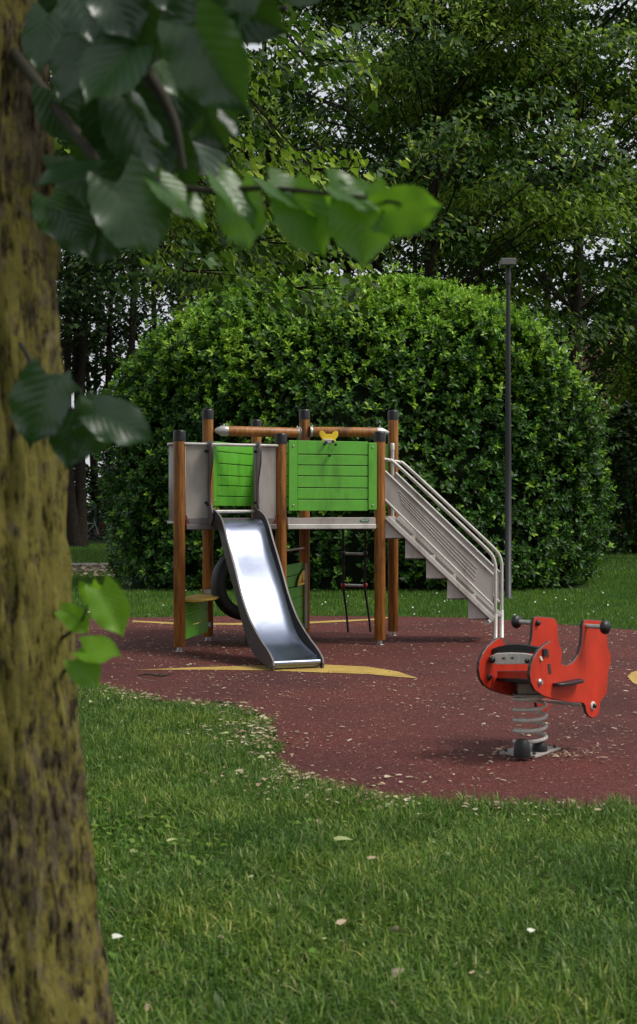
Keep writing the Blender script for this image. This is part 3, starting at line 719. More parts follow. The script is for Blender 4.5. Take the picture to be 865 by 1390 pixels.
# counter and low panels
def lowboard(P0, P1, z0, z1, t0, t1, off, ng, name='low_panel'):
    return board(P0, P1, z0, z1, t0, t1, off, [z0+(z1-z0)*k/ng for k in range(1, ng)], False, name=name)
lowboard(C_, A, .115, .475, .10, .955, -.01, 3)
mb = MB()
q = [np.array(A)+(.045, .03), np.array(A)+(.17, -.0), np.array(A)+(.32, .35), np.array(C_)+(.17, -.08), np.array(C_)+(.03, -.04), np.array(C_)+(-.12, -.1), np.array(A)+(-.09, .15)]
mb.prism([v3(p, .482) for p in q], (0, 0, .018), bev=.003); tb(mb, 'counter', 'yellow_dirty')
mb = MB()
for z in (.50, .16): mb.obox(v3(C_, z)+(-.035, -.068, 0), (.075, 0, 0), (0, .012, 0), (0, 0, .05), bev=.004)
each(mb, 'bracket', 'silver', tower, TW)
lp = lowboard(B, E_, .10, .815, .07, .93, .0, 6)
uBE = unit(np.array(E_)-np.array(B))
mb = MB()
# warning plate: curved-sided triangle, yellow with red mark
n3 = np.array([uBE[1], -uBE[0], 0])
def onBE(px, py, off=0.0): 
    p = onplane(px, py, np.array(B)+n3[:2]*(.004+off), uBE); return p
pl = [onBE(400.8, 797, 0), onBE(401.5, 790), onBE(403.5, 783), onBE(406.5, 777), onBE(410, 772.5), onBE(413, 770.5), onBE(413, 793.5), onBE(407, 795.5)]
mb.prism([p+n3*.010 for p in pl], n3*.006, 1)
mb2 = [onBE(*p) for p in ((402.0, 795.6), (402.6, 790), (404.4, 783.8), (407.2, 778), (410.3, 774), (412.4, 772.6), (412.4, 792.4), (407, 794.3))]
mb.prism([p+n3*.0175 for p in mb2], n3*.001, 0)
sg = tb(mb, 'warning_sign', ['sign_yellow', 'black'])
mb = MB()
mb.prism([onBE(*p)+n3*.0195 for p in ((403.6, 791.5), (405.5, 789.5), (406.9, 788.5), (407.2, 785.0), (408.2, 782.5), (408.9, 785.5), (409.1, 788), (411, 787.8), (411.4, 790), (407.5, 790.6))], n3*.001)
mb.lathe(onBE(408.2, 781.2)+n3*.0195, n3, [(0, .012), (.001, .012)], 12)
sub(mb, 'warning_symbol', 'sign_red', sg)
mb = MB(); mb.tube([v3(np.array(B)+uBE*.04, .965), v3(np.array(E_)-uBE*.04, .965)], .012, 10); tb(mb, 'rail', 'white_tube')
mb = MB(); mb.bar(v3(np.array(E_)-uBE*.075+(.03, -.02), .11), v3(np.array(E_)-uBE*.075+(.03, -.02), .80), .03, .03, (0, 1, 0)); tb(mb, 'stile', 'panel_grey')
# rope ladder under the back edge
lad = []
for x0, x1, x2 in ((466, 466.5, 473), (496, 495.5, 503.5)):
    lad.append(bez([at(x0, 716, 14.36), at(x0, 751, 14.42), at(x1, 797, 14.55), at((x1+x2)/2+.5, 830, 14.72), at(x2, 859.5, 14.79)], 5))
mb = MB()
rl = empty('rope_ladder', (0, 0, 0), None, None); rl.parent = tower
for l in lad: mb.tube(l, .013, 8)
each(mb, 'rope', 'rope', rl, TW)
for py, d in ((751.5, 14.42), (794.5, 14.55)):
    mb = MB(); mb.tube([at(464, py-.3, d), at(498, py+.8, d)], .015, 10); r_ = sub(mb, 'rung', 'silver', rl)
    mb = MB()
    for px in (466, 496): mb.lathe(at(px, py, d)-(0, 0, .025), (0, 0, 1), [(0, .014), (.01, .026), (.04, .026), (.05, .014)], 12)
    each(mb, 'rung_clamp', 'red_metal' if py > 780 else 'black', rl, TW)
# black tyre ring behind the slide
tc = at(334, 792, 13.6); tx = unit((.86, .5, 0)); V = []; n1, n2 = 40, 14
for i in range(n1):
    a = 2*PI*i/n1; rad = tx*math.cos(a)+np.array([0, 0, 1.])*math.sin(a); nn_ = np.cross(tx, (0, 0, 1))
    for j in range(n2):
        b = 2*PI*j/n2; cb, sb = math.cos(b), math.sin(b)
        V.append(tc+rad*(.315+.065*np.sign(cb)*abs(cb)**.6)+nn_*.085*np.sign(sb)*abs(sb)**.7)
mb = MB(); mb.add(V, [(i*n2+j, i*n2+(j+1) % n2, ((i+1) % n1)*n2+(j+1) % n2, ((i+1) % n1)*n2+j) for i in range(n1) for j in range(n2)], 0, True)
ty = tb(mb, 'tyre_ring', 'rubber')
for za, zb in ((.005, tc[2]-.39), (tc[2]+.38, 1.19)):
    mb = MB(); q = tc*(1, 1, 0); nl = int((zb-za)/.022)
    pts = [q+(0, 0, za+(zb-za)*k/(2*nl)) for k in range(2*nl+1)]
    mb.tube(pts, [.009 if k % 2 else .005 for k in range(2*nl+1)], 8)
    sub(mb, 'chain', 'iron', ty)

# stairs -----------------------------------------------------------
SN = np.array([.70, 13.41]); SU = unit((.985, .165)); SW = np.array([.14, .55])
def sn(px, py, far=0.0): return onplane(px, py, SN+SW*far, SU)
st = empty('stairs', (0, 0, 0), None, None); st.parent = tower; st.location = (0, 0, 0)
def stb(mb, name, mats): return mb.build(name, mats, st, TW)
nv = unit((SW[0], SW[1], 0))
top_n, bot_n = sn(525, 702.5), sn(670.5, 841.5)
slope = (bot_n-top_n)
# mark: same heights on the far side by translating with SW
W3 = np.array([SW[0], SW[1], 0])
for far in (0, 1):
    o = W3*far
    mb = MB(); mb.bar(top_n+o, bot_n+o, .045, .05, mi=0, bev=.005)
    stb(mb, 'stringer', 'white_tube')
    p1, p2, p3, p4 = sn(522.5, 639.5), sn(669.5, 780), sn(669.5, 822), sn(522.5, 678.5)
    mb = MB(); mb.prism([p+o for p in (p1, p2, p3, p4)], nv*.012); pan = stb(mb, 'stair_panel', 'panel_grey')
    mb = MB(); mb.tube([p1+o, p2+o], .013, 10); mb.tube([p4+o, p3+o], .013, 10); each(mb, 'edge_tube', 'white_tube', pan, TW)
    mb = MB()
    for k in range(4):
        a = sn(541+1.5*k, 668+5.2*k-2); b = sn(648-1.0*k, 770+5.2*k+2)
        mb.tube([a+o-nv*.003, b+o-nv*.003], .0035, 6)
    sub(mb, 'relief_lines', 'white_tube', pan)
    h = [sn(521, 623.3), sn(529, 625.0), sn(537, 629.6), sn(592, 680.5), sn(646.7, 732), sn(662, 746.8), sn(669.5, 756.5), sn(672.8, 768)]
    base = h[-1].copy(); base[2] = .0
    path_ = bez([p+o for p in h], 4)+[base+o]
    mb = MB(); mb.tube(path_, .0175, 14); hr = stb(mb, 'handrail', 'white_tube')
    mb = MB(); mb.lathe(base+o, (0, 0, 1), [(0, .024), (.02, .024), (.021, .0215), (.30, .0215), (.305, .0175)], 16); sub(mb, 'sleeve', 'white_tube', hr)
    for py_ in (778, 820, 839):
        p = sn(668, py_)+o; q = sn(673, py_)+o; mb.tube([p, q], .009, 8)
for k in range(5):
    xl = 521.5+28.5*k; z_b = sn(xl, 730.4+27.5*k)[2]; a = sn(xl, 730.4+27.5*k); b = sn(xl+27.3, 730.4+27.5*k)
    ztop = top_n[2]-(a-top_n)[0]/(slope[0])*(-slope[2])-.01; zr = top_n[2]-(b-top_n)[0]/(slope[0])*(-slope[2])-.01
    mb = MB()
    for far in (0.02, .98):
        o = W3*far
        mb.prism([np.array([a[0], a[1], z_b])+o, np.array([b[0], b[1], z_b])+o, np.array([b[0], b[1], max(zr, z_b+.02)])+o, np.array([a[0], a[1], ztop])+o], nv*(.008 if far < .5 else -.008))
    mb.obox(np.array([a[0], a[1], z_b-.008])+W3*.02, SU3 if False else np.array([SU[0], SU[1], 0])*(np.linalg.norm((b-a)[:2])), W3*.96, (0, 0, .012), 1)
    mb.obox(np.array([a[0], a[1], z_b])+W3*.03, np.array([SU[0], SU[1], 0])*.01, W3*.94, (0, 0, ztop-z_b), 0)
    stb(mb, 'step', ['panel_grey', 'core'])
tb_ = sn(533, 702)
mb = MB(); q = at(533, 702, 13.97); mb.tube([q*(1, 1, 0)+(0, 0, 1.27), q*(1, 1, 0)+(0, 0, 2.07)], .018, 12); mb.lathe(q*(1, 1, 0)+(0, 0, 2.0), (0, 0, 1), [(0, .022), (.07, .022), (.075, .016)], 12)
stb(mb, 'rail_post', 'white_tube')
mb = MB(); e_ = sn(659.5, 845.5); mb.lathe(e_+W3*.1, W3, [(0, .03), (.42, .03)], 20); stb(mb, 'bottom_tube', 'white_tube')

# ------------------------------------------------------------------ spring rider
RC = np.array([1.174, 7.36, 0]); rider = empty('spring_rider', RC, 'red two-sided spring rider with black knobs and coil spring', 'spring rider')
def rb(mb, name, mats, parent=None): return mb.build(name, mats, rider if parent is None else parent, RC)
Nn = np.array([1.35, 7.2]); Ff = np.array([1.095, 7.42]); ra = unit((.653, .757)); sepv = np.array([Ff[0]-Nn[0], Ff[1]-Nn[1], 0]); su_ = unit(sepv)
def rp(zx, zy, far=False): return onplane(630+zx/3.681, 820+zy/3.681, Ff if far else Nn, ra)
outl = [(432, 185), (400, 206), (372, 232), (348, 270), (333, 312), (329, 352), (336, 396), (356, 432), (395, 458), (450, 477), (520, 490), (575, 493), (598, 496), (607, 510), (612, 540), (624, 560), (642, 570), (662, 563), (676, 542), (680, 512), (684, 488), (700, 468), (714, 447), (717, 400), (721, 345), (733, 296), (735, 258), (725, 226), (718, 196), (716, 150), (712, 110), (704, 90), (690, 83), (640, 78), (610, 77), (599, 82), (594, 110), (591, 160), (586, 205), (573, 250), (550, 285), (518, 306), (490, 300), (470, 272), (456, 228), (445, 198)]
op = [rp(*p) for p in outl]
TH = .019
for k in (0, 1):
    mb = MB(); o = sepv*k
    mb.prism([p+o for p in op], su_*TH*(1 if k == 0 else -1), 0, 1, bev=.003)
    sp_ = rb(mb, 'side_board', ['red', 'core'])
    out_dir = -su_ if k == 0 else su_
    b0 = rp(612, 110)+o
    mb = MB(); mb.tube([b0-out_dir*.03, b0+out_dir*.115], .013, 14); hd = rb(mb, 'handle', 'silver', sp_)
    mb = MB(); mb.lathe(b0+out_dir*.095, out_dir, [(0, .018), (.006, .034), (.018, .040), (.034, .036), (.044, .022), (.048, .008)], 24); rb(mb, 'knob', 'black', sp_)
    mb = MB(); mb.lathe(b0-out_dir*(TH+.002), -out_dir, [(0, .017), (.012, .017), (.018, .010)], 14); rb(mb, 'bolt', 'black', sp_)
    c = rp(643, 508)+o
    mb = MB(); mb.lathe(c, out_dir, [(0, .024), (.006, .024), (.007, .020)], 24); rb(mb, 'washer', 'white', sp_)
    mb = MB(); mb.lathe(c+out_dir*.006, out_dir, [(0, .013), (.012, .013), (.018, .006)], 16); rb(mb, 'bolt', 'black', sp_)
    c = rp(378, 390)+o
    for dr, e0 in ((out_dir, 0), (-out_dir, TH)):
        mb = MB(); mb.lathe(c+dr*(e0+.001), dr, [(0, .018), (.005, .018), (.006, .011), (.016, .010)], 16); rb(mb, 'bolt', 'silver' if k == 0 else 'black', sp_)
    # footrest board through the panel
    c = rp(505, 398)+o; a3 = np.array([ra[0], ra[1], 0])
    fo = []
    for j in range(28):
        t = 2*PI*j/28; cx_ = math.cos(t); sx_ = math.sin(t)
        fo.append(c+a3*.135*np.sign(cx_)*abs(cx_)**.7+out_dir*(.045*np.sign(sx_)*abs(sx_)**.7+.02))
    mb = MB(); mb.prism(fo, (0, 0, .016), bev=.003); rb(mb, 'footrest', 'black')
# slot in the near board (dark insert of the seat tenon)
mb = MB()
q = [rp(408, 232), rp(420, 228), rp(424, 262), rp(414, 268)]; mb.prism([p-su_*.003 for p in q], su_*.006); q = [rp(418, 300), rp(430, 298), rp(436, 345), rp(424, 350)]; mb.prism([p-su_*.003 for p in q], su_*.006)
each(mb, 'tenon', 'core', rider, RC)
def tr(zx, zy, s=-.26):
    P0 = Nn+ra*s; return onplane(630+zx/3.681, 820+zy/3.681, P0, su_)
a3 = np.array([ra[0], ra[1], 0])
def brd(pts, s, th, mats, name, mi_e=None):
    mb = MB(); mb.prism([tr(*p, s) for p in pts], a3*th, 0, mi_e, bev=.003); return rb(mb, name, mats)
brd([(136, 226), (170, 212), (215, 204), (260, 202), (305, 206), (350, 214), (400, 226), (400, 262), (340, 247), (270, 241), (200, 243), (136, 252)], -.26, .035, ['black'], 'backrest')
pt = brd([(128, 262), (160, 246), (230, 243), (300, 246), (380, 262), (388, 282), (350, 300), (160, 302), (130, 290)], -.285, .018, ['white'], 'backrest_plate')
mb = MB()
for zx, zy, r in ((142, 278, .019), (200, 270, .006), (244, 268, .006), (318, 284, .012)): mb.lathe(tr(zx, zy, -.285)-a3*.001, -a3, [(0, r), (.012, r*.95), (.018, r*.5)], 14)
each(mb, 'bolt', 'black', pt, RC)
brd([(165, 335), (340, 335), (360, 372), (165, 372)], -.24, .02, ['red', 'core'], 'crossboard', 1)
zs = tr(260, 392, -.2)[2]
mb = MB(); s0 = np.array([*(Nn+ra*-.22), zs]); 
mb.obox(s0+su_*.022, a3*.30, su_*(np.linalg.norm(sepv)-.044), (0, 0, .025), bev=.006); rb(mb, 'seat', 'black')
# mounting block, spring, plate, rubber stops
ztop = .335
mb = MB(); mb.box((RC[0]-.075, RC[1]-.06, ztop+.01), (RC[0]+.075, RC[1]+.07, ztop+.075), bev=.008); mb.box((RC[0]-.10, RC[1]-.09, ztop), (RC[0]+.10, RC[1]+.1, ztop+.012), bev=.002); rb(mb, 'spring_mount', 'panel_grey')
mb = MB(); hp = []
for k in range(0, 4*24+13):
    t = k/24; a = 2*PI*t+PI*.9; z = .075+t*.0585; hp.append((RC[0]+.088*math.cos(a), RC[1]+.088*math.sin(a), z))
mb.tube(hp, .0105, 12); rb(mb, 'coil_spring', 'white')
pc_ = gnd(720, 1025); pc_ = np.array([pc_[0], pc_[1], 0])
cr = [gnd(678.5, 1028), gnd(727, 1033.5), gnd(761.5, 1021.5), gnd(713, 1016)]
mb = MB(); mb.prism([np.array([p[0], p[1], .016]) for p in cr], (0, 0, .014), bev=.002); bp_ = rb(mb, 'base_plate', 'panel_grey')
mb = MB()
for i in range(4):
    c = np.mean([p[:2] for p in cr], 0)*.2+np.array(cr[i][:2])*.8; mb.lathe((c[0], c[1], .029), (0, 0, 1), [(0, .010), (.010, .010), (.014, .005)], 8)
each(mb, 'bolt', 'iron', bp_, RC)
for px, py, r, h in ((709, 1027.5, .045, .095), (733, 1019.5, .042, .055)):
    c = gnd(px, py, .03); mb = MB(); mb.lathe((c[0], c[1], .03), (0, 0, 1), [(0, r), (.012, r*1.03), (h*.5, r*.97), (h*.85, r*.85), (h, r*.55)], 24); rb(mb, 'rubber_stop', 'rubber')
mb = MB(); lo_ = rp(607, 506); mb.tube([lo_+sepv*.93-a3*0, lo_+a3*0+sepv*.05], .011, 12); rb(mb, 'lower_rod', 'silver')

# concrete pad below plate: pale ring of crumbs around the base
th_ = [2*PI*k/20 for k in range(20)]
P = np.array(pc_[:2])+R.randn(260, 2)*[.20, .13]+[.10, 0]
flat_bits('spring_base_litter', P, .02, .015+.04*R.rand(260)**2, BRACT, BRF, ['litter'], 'pale dry bracts gathered round the spring base', width=.4+R.rand(260))

# ------------------------------------------------------------------ lamp post
LB = gnd(690, 813); LB[2] = 0; lamp = empty('lamp_post', LB, 'slim dark lamp post with flat grey head before the hedge', 'lamp post')
mb = MB(); mb.lathe(LB, (0, 0, 1), [(-.02, .075), (.03, .072), (.035, .052), (2.2, .049), (4.85, .032), (5.05, .031)], 20)
mb.build('pole', 'lamp_grey', lamp, LB)
mb = MB(); mb.lathe(LB+(0, 0, 4.9), (0, 0, 1), [(0, .046), (.16, .046), (.18, .04), (.26, .035)], 16); mb.build('collar', 'lamp_grey', lamp, LB)
mb = MB(); mb.box((LB[0]-.125, LB[1]-.14, 5.17), (LB[0]+.105, LB[1]+.14, 5.27), bev=.006); hd = mb.build('lamp_head', 'lamp_head', lamp, LB)
mb = MB(); mb.box((LB[0]-.10, LB[1]-.11, 5.160), (LB[0]+.08, LB[1]+.11, 5.169)); mb.build('glass_cover', 'glass', hd, LB)

# ------------------------------------------------------------------ laurel hedge
HC = np.array([.62, 24.75, 0.]); HA, HB, HH = 4.50, 2.60, 5.60
hedge = empty('laurel_hedge', HC, 'large rounded cherry laurel hedge behind the play tower', 'hedge')
def hsurf(th, z, k=1.0):
    f = np.clip(1-(z/HH)**4.6, 0, 1)**(1/2.2)*(1-.05*np.exp(-(z/.5)**2))
    e = 2/2.5
    x = np.sign(np.cos(th))*np.abs(np.cos(th))**e; y = np.sign(np.sin(th))*np.abs(np.sin(th))**e
    l = 1+.035*np.sin(th*5+z*1.3)+.022*np.sin(th*11-z*2.7+1)+.014*np.sin(th*23+z*4.1)+.008*np.sin(th*41-z*9)
    return np.stack([HC[0]+HA*f*x*l*k, HC[1]+HB*f*y*l*k, z*k], 1)
n = 14500; th = R.rand(n)*2*PI
back = np.sin(th) > .25; th = th[~(back & (R.rand(n) < .7))]
z = .08+(HH*.93)*R.rand(len(th)); S1 = hsurf(th, z)
n = 8200; q = np.sqrt(R.rand(n)); th2 = R.rand(n)*2*PI; z2 = HH*(1-q**2.2)**(1/4.6); z2 = np.minimum(z2, HH*.999); S2 = hsurf(th2, z2)
S = np.concatenate([S1, S2]); TH_ = np.concatenate([th, th2]); Z_ = np.concatenate([z, z2])
nx = np.stack([(S[:, 0]-HC[0])/HA**1.3, (S[:, 1]-HC[1])/HB**1.3, np.maximum(0, (Z_/HH))**3.5*.75], 1); nx = norm_rows(nx)
S = S-nx*(R.rand(len(S), 1)**2*.42-.02)
# long stray shoots breaking the outline
S = S+nx*(.06*np.sin(S[:, 0:1]*2.1+1)*np.sin(S[:, 2:3]*2.6+S[:, 1:2]*1.7))
stray = R.rand(len(S)) < .06; S[stray] += nx[stray]*(.05+.24*R.rand(stray.sum(), 1))
ax = norm_rows(nx*.85+np.array([0, 0, .50])+R.randn(len(S), 3)*.30)
K = 8; Cn, Tn, Nn_, Sz, Mi = [], [], [], [], []
new_lit = R.rand(len(S)) < (.12+.88*np.clip((Z_-2.9)/2.2, 0, 1))  # young shoots; share rises with height, so leaf colour also paints the lit top
r0 = norm_rows(np.cross(ax, R.randn(len(S), 3)))
r1 = np.cross(ax, r0)
for k in range(K):
    a = k*2.4+R.rand(len(S))*.5; al = np.radians(68-k*5.5+R.randn(len(S))*9)
    rad = r0*np.cos(a)[:, None]+r1*np.sin(a)[:, None]
    t = ax*np.cos(al)[:, None]+rad*np.sin(al)[:, None]; t[:, 2] -= .12
    Cn.append(S+ax*(k*.016)-ax*.05); Tn.append(t); Nn_.append(ax*np.sin(al)[:, None]-rad*np.cos(al)[:, None]+np.array([0, 0, .25]))
    Sz.append((.118-.006*k)*(.75+.45*R.rand(len(S)))); Mi.append((new_lit & (k > 1)).astype(int))
scatter('foliage', np.concatenate(Cn), np.concatenate(Tn), np.concatenate(Nn_), np.concatenate(Sz), LAUR, LAF, ['laurel', 'laurel_new_lit'], hedge, off=HC, mi=np.concatenate(Mi), W=np.tile(1.2+.35*R.rand(len(S)), K))
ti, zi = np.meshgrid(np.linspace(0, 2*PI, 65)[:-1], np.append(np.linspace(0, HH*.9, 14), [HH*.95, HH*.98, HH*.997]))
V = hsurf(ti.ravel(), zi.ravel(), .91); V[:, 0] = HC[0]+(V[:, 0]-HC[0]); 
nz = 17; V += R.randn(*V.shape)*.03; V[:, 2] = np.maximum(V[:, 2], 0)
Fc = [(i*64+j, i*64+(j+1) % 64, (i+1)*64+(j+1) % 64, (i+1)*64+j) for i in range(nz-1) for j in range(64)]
npmesh('inner_shade_shell', V, Fc, 'hull', hedge, True, off=HC)  # closed shell added behind the leaves, coloured dark for inner shade

# ------------------------------------------------------------------ trees
def tree(name, label, x, y, H, Rc, zlow, tr, nspray, per, lsize, mats, mix=.3, bract=0.0, seed=1, lean=(0, 0), tm=RHOMB, tf=RHF, sr=(1.0, 1.7), flat=.16, filt=None, forks=1, group=None, zpow=.9, cat='tree', barkm='bark', offc=(0, 0), lup=.35):
    rs = np.random.RandomState(seed); o = np.array([x, y, 0.])
    root = empty(name, o, label, cat, group)
    T = MB()
    for k in range(forks):
        dx = (rs.rand()-.5)*1.4*(forks > 1); dy = (rs.rand()-.5)*1.0*(forks > 1)
        pts = []; rr = []
        for i in range(11):
            t = i/10; pts.append(o+(dx*t**.7+lean[0]*t+.12*math.sin(t*7+k+seed), dy*t**.7+lean[1]*t+.12*math.sin(t*5+2*k), t*H*.88)); rr.append(tr*(1+.5*math.exp(-t*28))*(1-t*.86)/(forks**.35))
        T.tube(pts, rr, 14)
        if k == 0: main = pts
    T.build('trunk', barkm, root, o)
    # sprays
    u = rs.rand(nspray); zz = zlow+(H-zlow)*u**zpow; tz = (zz-zlow)/(H-zlow)
    rad = Rc*np.clip(1.02-np.abs(tz-.30)**1.7*1.35, .12, 1)*np.sqrt(.12+.88*rs.rand(nspray)); an = rs.rand(nspray)*2*PI
    cx = x+offc[0]+rad*np.cos(an)+lean[0]*tz; cy = y+offc[1]+rad*np.sin(an)+lean[1]*tz
    SC = np.stack([cx, cy, zz], 1)
    if y > 25:   # openings between the crowns where the sky shows
        qx = CX+F*SC[:, 0]/SC[:, 1]; qy = CY-F*(SC[:, 2]-EYE)/SC[:, 1]; kk = np.ones(nspray, bool)
        for gx, gy, gr in ((424, 62, 62), (858, 72, 42), (822, 330, 26), (190, 395, 34), (120, 480, 26)): kk &= np.hypot(qx-gx, qy-gy) > gr
        SC = SC[kk]; an = an[kk]; rad = rad[kk]
    if filt is not None:
        kf = filt(SC); SC = SC[kf]; an = an[kf]; rad = rad[kf]
    ns = len(SC)
    Bm = MB()
    for i in range(ns):
        j = min(9, max(1, int(max(0.1, (SC[i, 2]-rad[i]*lup))/(H*.88)*10))); st_ = main[j]
        mid = st_*.5+SC[i]*.5+(0, 0, rad[i]*(.10 if lup > 0 else .34))
        Bm.tube([st_, mid, SC[i]-(0, 0, .05)], [max(.012, tr*.16*(1-j*.07)), max(.008, tr*.09), .006], 5, caps=False)
        # twigs inside the spray
        for q in range(3):
            a = an[i]+(rs.rand()-.5)*2.4; L = .8*(sr[0]+sr[1])/2
            Bm.tube([SC[i]-(0, 0, .05), SC[i]+(math.cos(a)*L, math.sin(a)*L, -.15*L)], [.008, .003], 4, caps=False)
    Bm.build('branches', barkm, root, o)
    N = ns*per; idx = np.repeat(np.arange(ns), per)
    srr = (sr[0]+(sr[1]-sr[0])*rs.rand(ns))[idx]
    r = srr*np.sqrt(rs.rand(N)); a = rs.rand(N)*2*PI
    # elongated outward
    ox = r*np.cos(a)*1.25; oy = r*np.sin(a)*.8; ca, sa = np.cos(an[idx]), np.sin(an[idx])
    px_ = ox*ca-oy*sa; py_ = ox*sa+oy*ca
    # group leaves into twig clusters
    lay = (rs.rand(N)-.5)*flat*2*srr
    zz_ = -(r*r)/(srr*3.2)+lay+.12*np.sin(px_*5+idx)*np.cos(py_*5)
    Cn = SC[idx]+np.stack([px_, py_, zz_], 1)
    ta = an[idx]+rs.randn(N)*.9
    Tn = np.stack([np.cos(ta), np.sin(ta), -.45-.5*rs.rand(N)], 1)
    Nn = np.stack([rs.randn(N)*.42+.25*ca, rs.randn(N)*.42+.25*sa, np.ones(N)], 1)
    s = lsize*(.65+.7*rs.rand(N))
    mi = (rs.rand(N) < mix).astype(int)*1
    spm = (rs.rand(ns) < mix)[idx]; mi = np.where(rs.rand(N) < .75, spm.astype(int), mi)
    scatter('foliage', Cn, Tn, Nn, s, tm, tf, mats, root, off=o, mi=mi)
    if bract > 0:
        kb = rs.rand(N) < bract*np.where(spm, 1.6, .5); c2 = Cn[kb]-(0, 0, lsize*.3); n2 = kb.sum()
        T2 = np.stack([rs.randn(n2)*.45, rs.randn(n2)*.45, -np.ones(n2)*.8], 1); N2 = np.stack([rs.randn(n2), rs.randn(n2), .3+0*rs.rand(n2)], 1)
        scatter('flower_bracts', c2, T2, N2, lsize*(.8+.5*rs.rand(n2)), BRACT, BRF, ['bract'], root, off=o)
    return root
GB = 'trees behind the hedge'
LM = ['linden', 'linden_light']
tree('linden_tree', 'big linden behind the hedge, pale bracts, trunk above hedge centre', at(585, 0, 31)[0], 31, 17, 5.4, 4.8, .24, 135, 330, .15, LM, .46, .24, 3, group=GB, zpow=.75)
tree('linden_tree', 'linden with dark trunk behind the right shoulder of the hedge', at(780, 0, 33)[0], 33, 18, 5.2, 5.4, .22, 100, 290, .15, LM, .34, .14, 4, group=GB, zpow=.75)
tree('linden_tree', 'shaded linden behind the left half of the hedge', at(365, 0, 35)[0], 35, 18, 4.6, 6.6, .24, 130, 230, .16, ['dark_tree', 'linden'], .45, .03, 5, group=GB)
tree('dark_tree', 'dark tree with straight trunk seen between the lamp head and the big linden', at(655, 0, 40)[0], 40, 17, 4.4, 6.0, .24, 85, 230, .17, ['dark_tree', 'linden'], .3, 0, 6, group=GB)
tree('dark_tree', 'dark tree at the far right edge of the photo behind the hedge', at(905, 0, 38)[0], 38, 19, 4.4, 5.5, .24, 80, 240, .17, ['dark_tree', 'linden'], .4, 0, 8, group=GB)
tree('dark_tree', 'dark tree behind the middle of the hedge, left of the big linden', at(470, 0, 42)[0], 42, 18, 4.6, 7.0, .25, 80, 230, .18, ['dark_tree', 'linden'], .35, 0, 9, group=GB)
GW = 'trees of the far wood on the left'
wood_spots = [(104, 52, .34, 3, 'thickest dark trunk of the far wood, forked, beside the near trunk'), (150, 56, .20, 1, 'slender dark tree of the far wood, in line with the hedge left edge'),
              (178, 50, .22, 1, 'dark tree of the far wood standing over the left shoulder of the hedge'), (206, 58, .22, 1, 'straight dark trunk of the far wood above the hedge left slope'),
              (232, 62, .24, 2, 'forked dark tree of the far wood above the hedge, left of the tower'), (262, 54, .20, 1, 'thin dark trunk of the far wood, furthest right of the group'),
              (126, 66, .22, 2, 'forked background tree behind the thickest far trunk'), (60, 58, .28, 1, 'far wood tree hidden mostly behind the near trunk'), (-20, 50, .28, 2, 'forked far wood tree, second beyond the near trunk'), (-120, 57, .26, 1, 'straight far wood tree well left of the near trunk'), (-230, 49, .30, 2, 'forked far wood tree, outermost of the wood')]
for i, (px, d, r_, fk, lb) in enumerate(wood_spots):
    tree('dark_tree', lb, at(px, 0, d)[0], d, 19, 4.2, 6.4+.9*(i % 3), r_, 36, 120, .26, ['dark_tree', 'linden'], .2, 0, 20+i, sr=(1.2, 2.1), forks=fk, group=GW, zpow=1.0)
for i, (px, d, lb) in enumerate([(560, 58, 'tall dark background tree beyond the middle of the hedge'), (740, 55, 'tall dark background tree beyond the right part of the hedge'), (860, 60, 'tall background tree at the right edge, nearest the ochre house'), (380, 60, 'tall dark background tree beyond the left part of the hedge')]):
    tree('dark_tree', lb, at(px, 0, d)[0], d, 19, 4.6, 7.5, .3, 26, 190, .28, ['dark_tree', 'linden'], .3, 0, 40+i, sr=(1.4, 2.3), group=GB)
# shrubs
def shrub(name, label, x, y, rx, ry, h, n, ls, mats, seed, mix=.2, group=None, cat='shrub'):
    rs = np.random.RandomState(seed); o = np.array([x, y, 0.]); root = empty(name, o, label, cat, group)
    a = rs.rand(n)*2*PI; u = rs.rand(n)**.6; zz = h*rs.rand(n)**.85; f = np.sqrt(np.clip(1-(zz/h)**2.6, 0, 1))
    l = 1+.15*np.sin(a*4+zz*2+seed)+.1*np.sin(a*9-zz*3)
    C = np.stack([x+rx*f*l*u**.5*np.cos(a), y+ry*f*l*u**.5*np.sin(a), zz*(.9+.1*l)], 1)
    T = np.stack([np.cos(a)+rs.randn(n)*.6, np.sin(a)+rs.randn(n)*.6, -.3+rs.randn(n)*.4], 1); N = np.stack([rs.randn(n)*.5, rs.randn(n)*.5-.2, np.ones(n)], 1)
    scatter('foliage', C, T, N, ls*(.6+.8*rs.rand(n)), RHOMB, RHF, mats, root, off=o, mi=(rs.rand(n) < mix).astype(int))
    B_ = MB()
    for k in range(9):
        a = k*.7+rs.rand(); B_.tube([o+(.1*math.cos(a), .1*math.sin(a), 0), o+(rx*.3*math.cos(a), ry*.3*math.sin(a), h*.45), o+(rx*.6*math.cos(a), ry*.6*math.sin(a), h*.8)], [.04, .025, .008], 6)
    B_.build('stems', 'bark', root, o)
GS = 'shrubs along the far boundary'
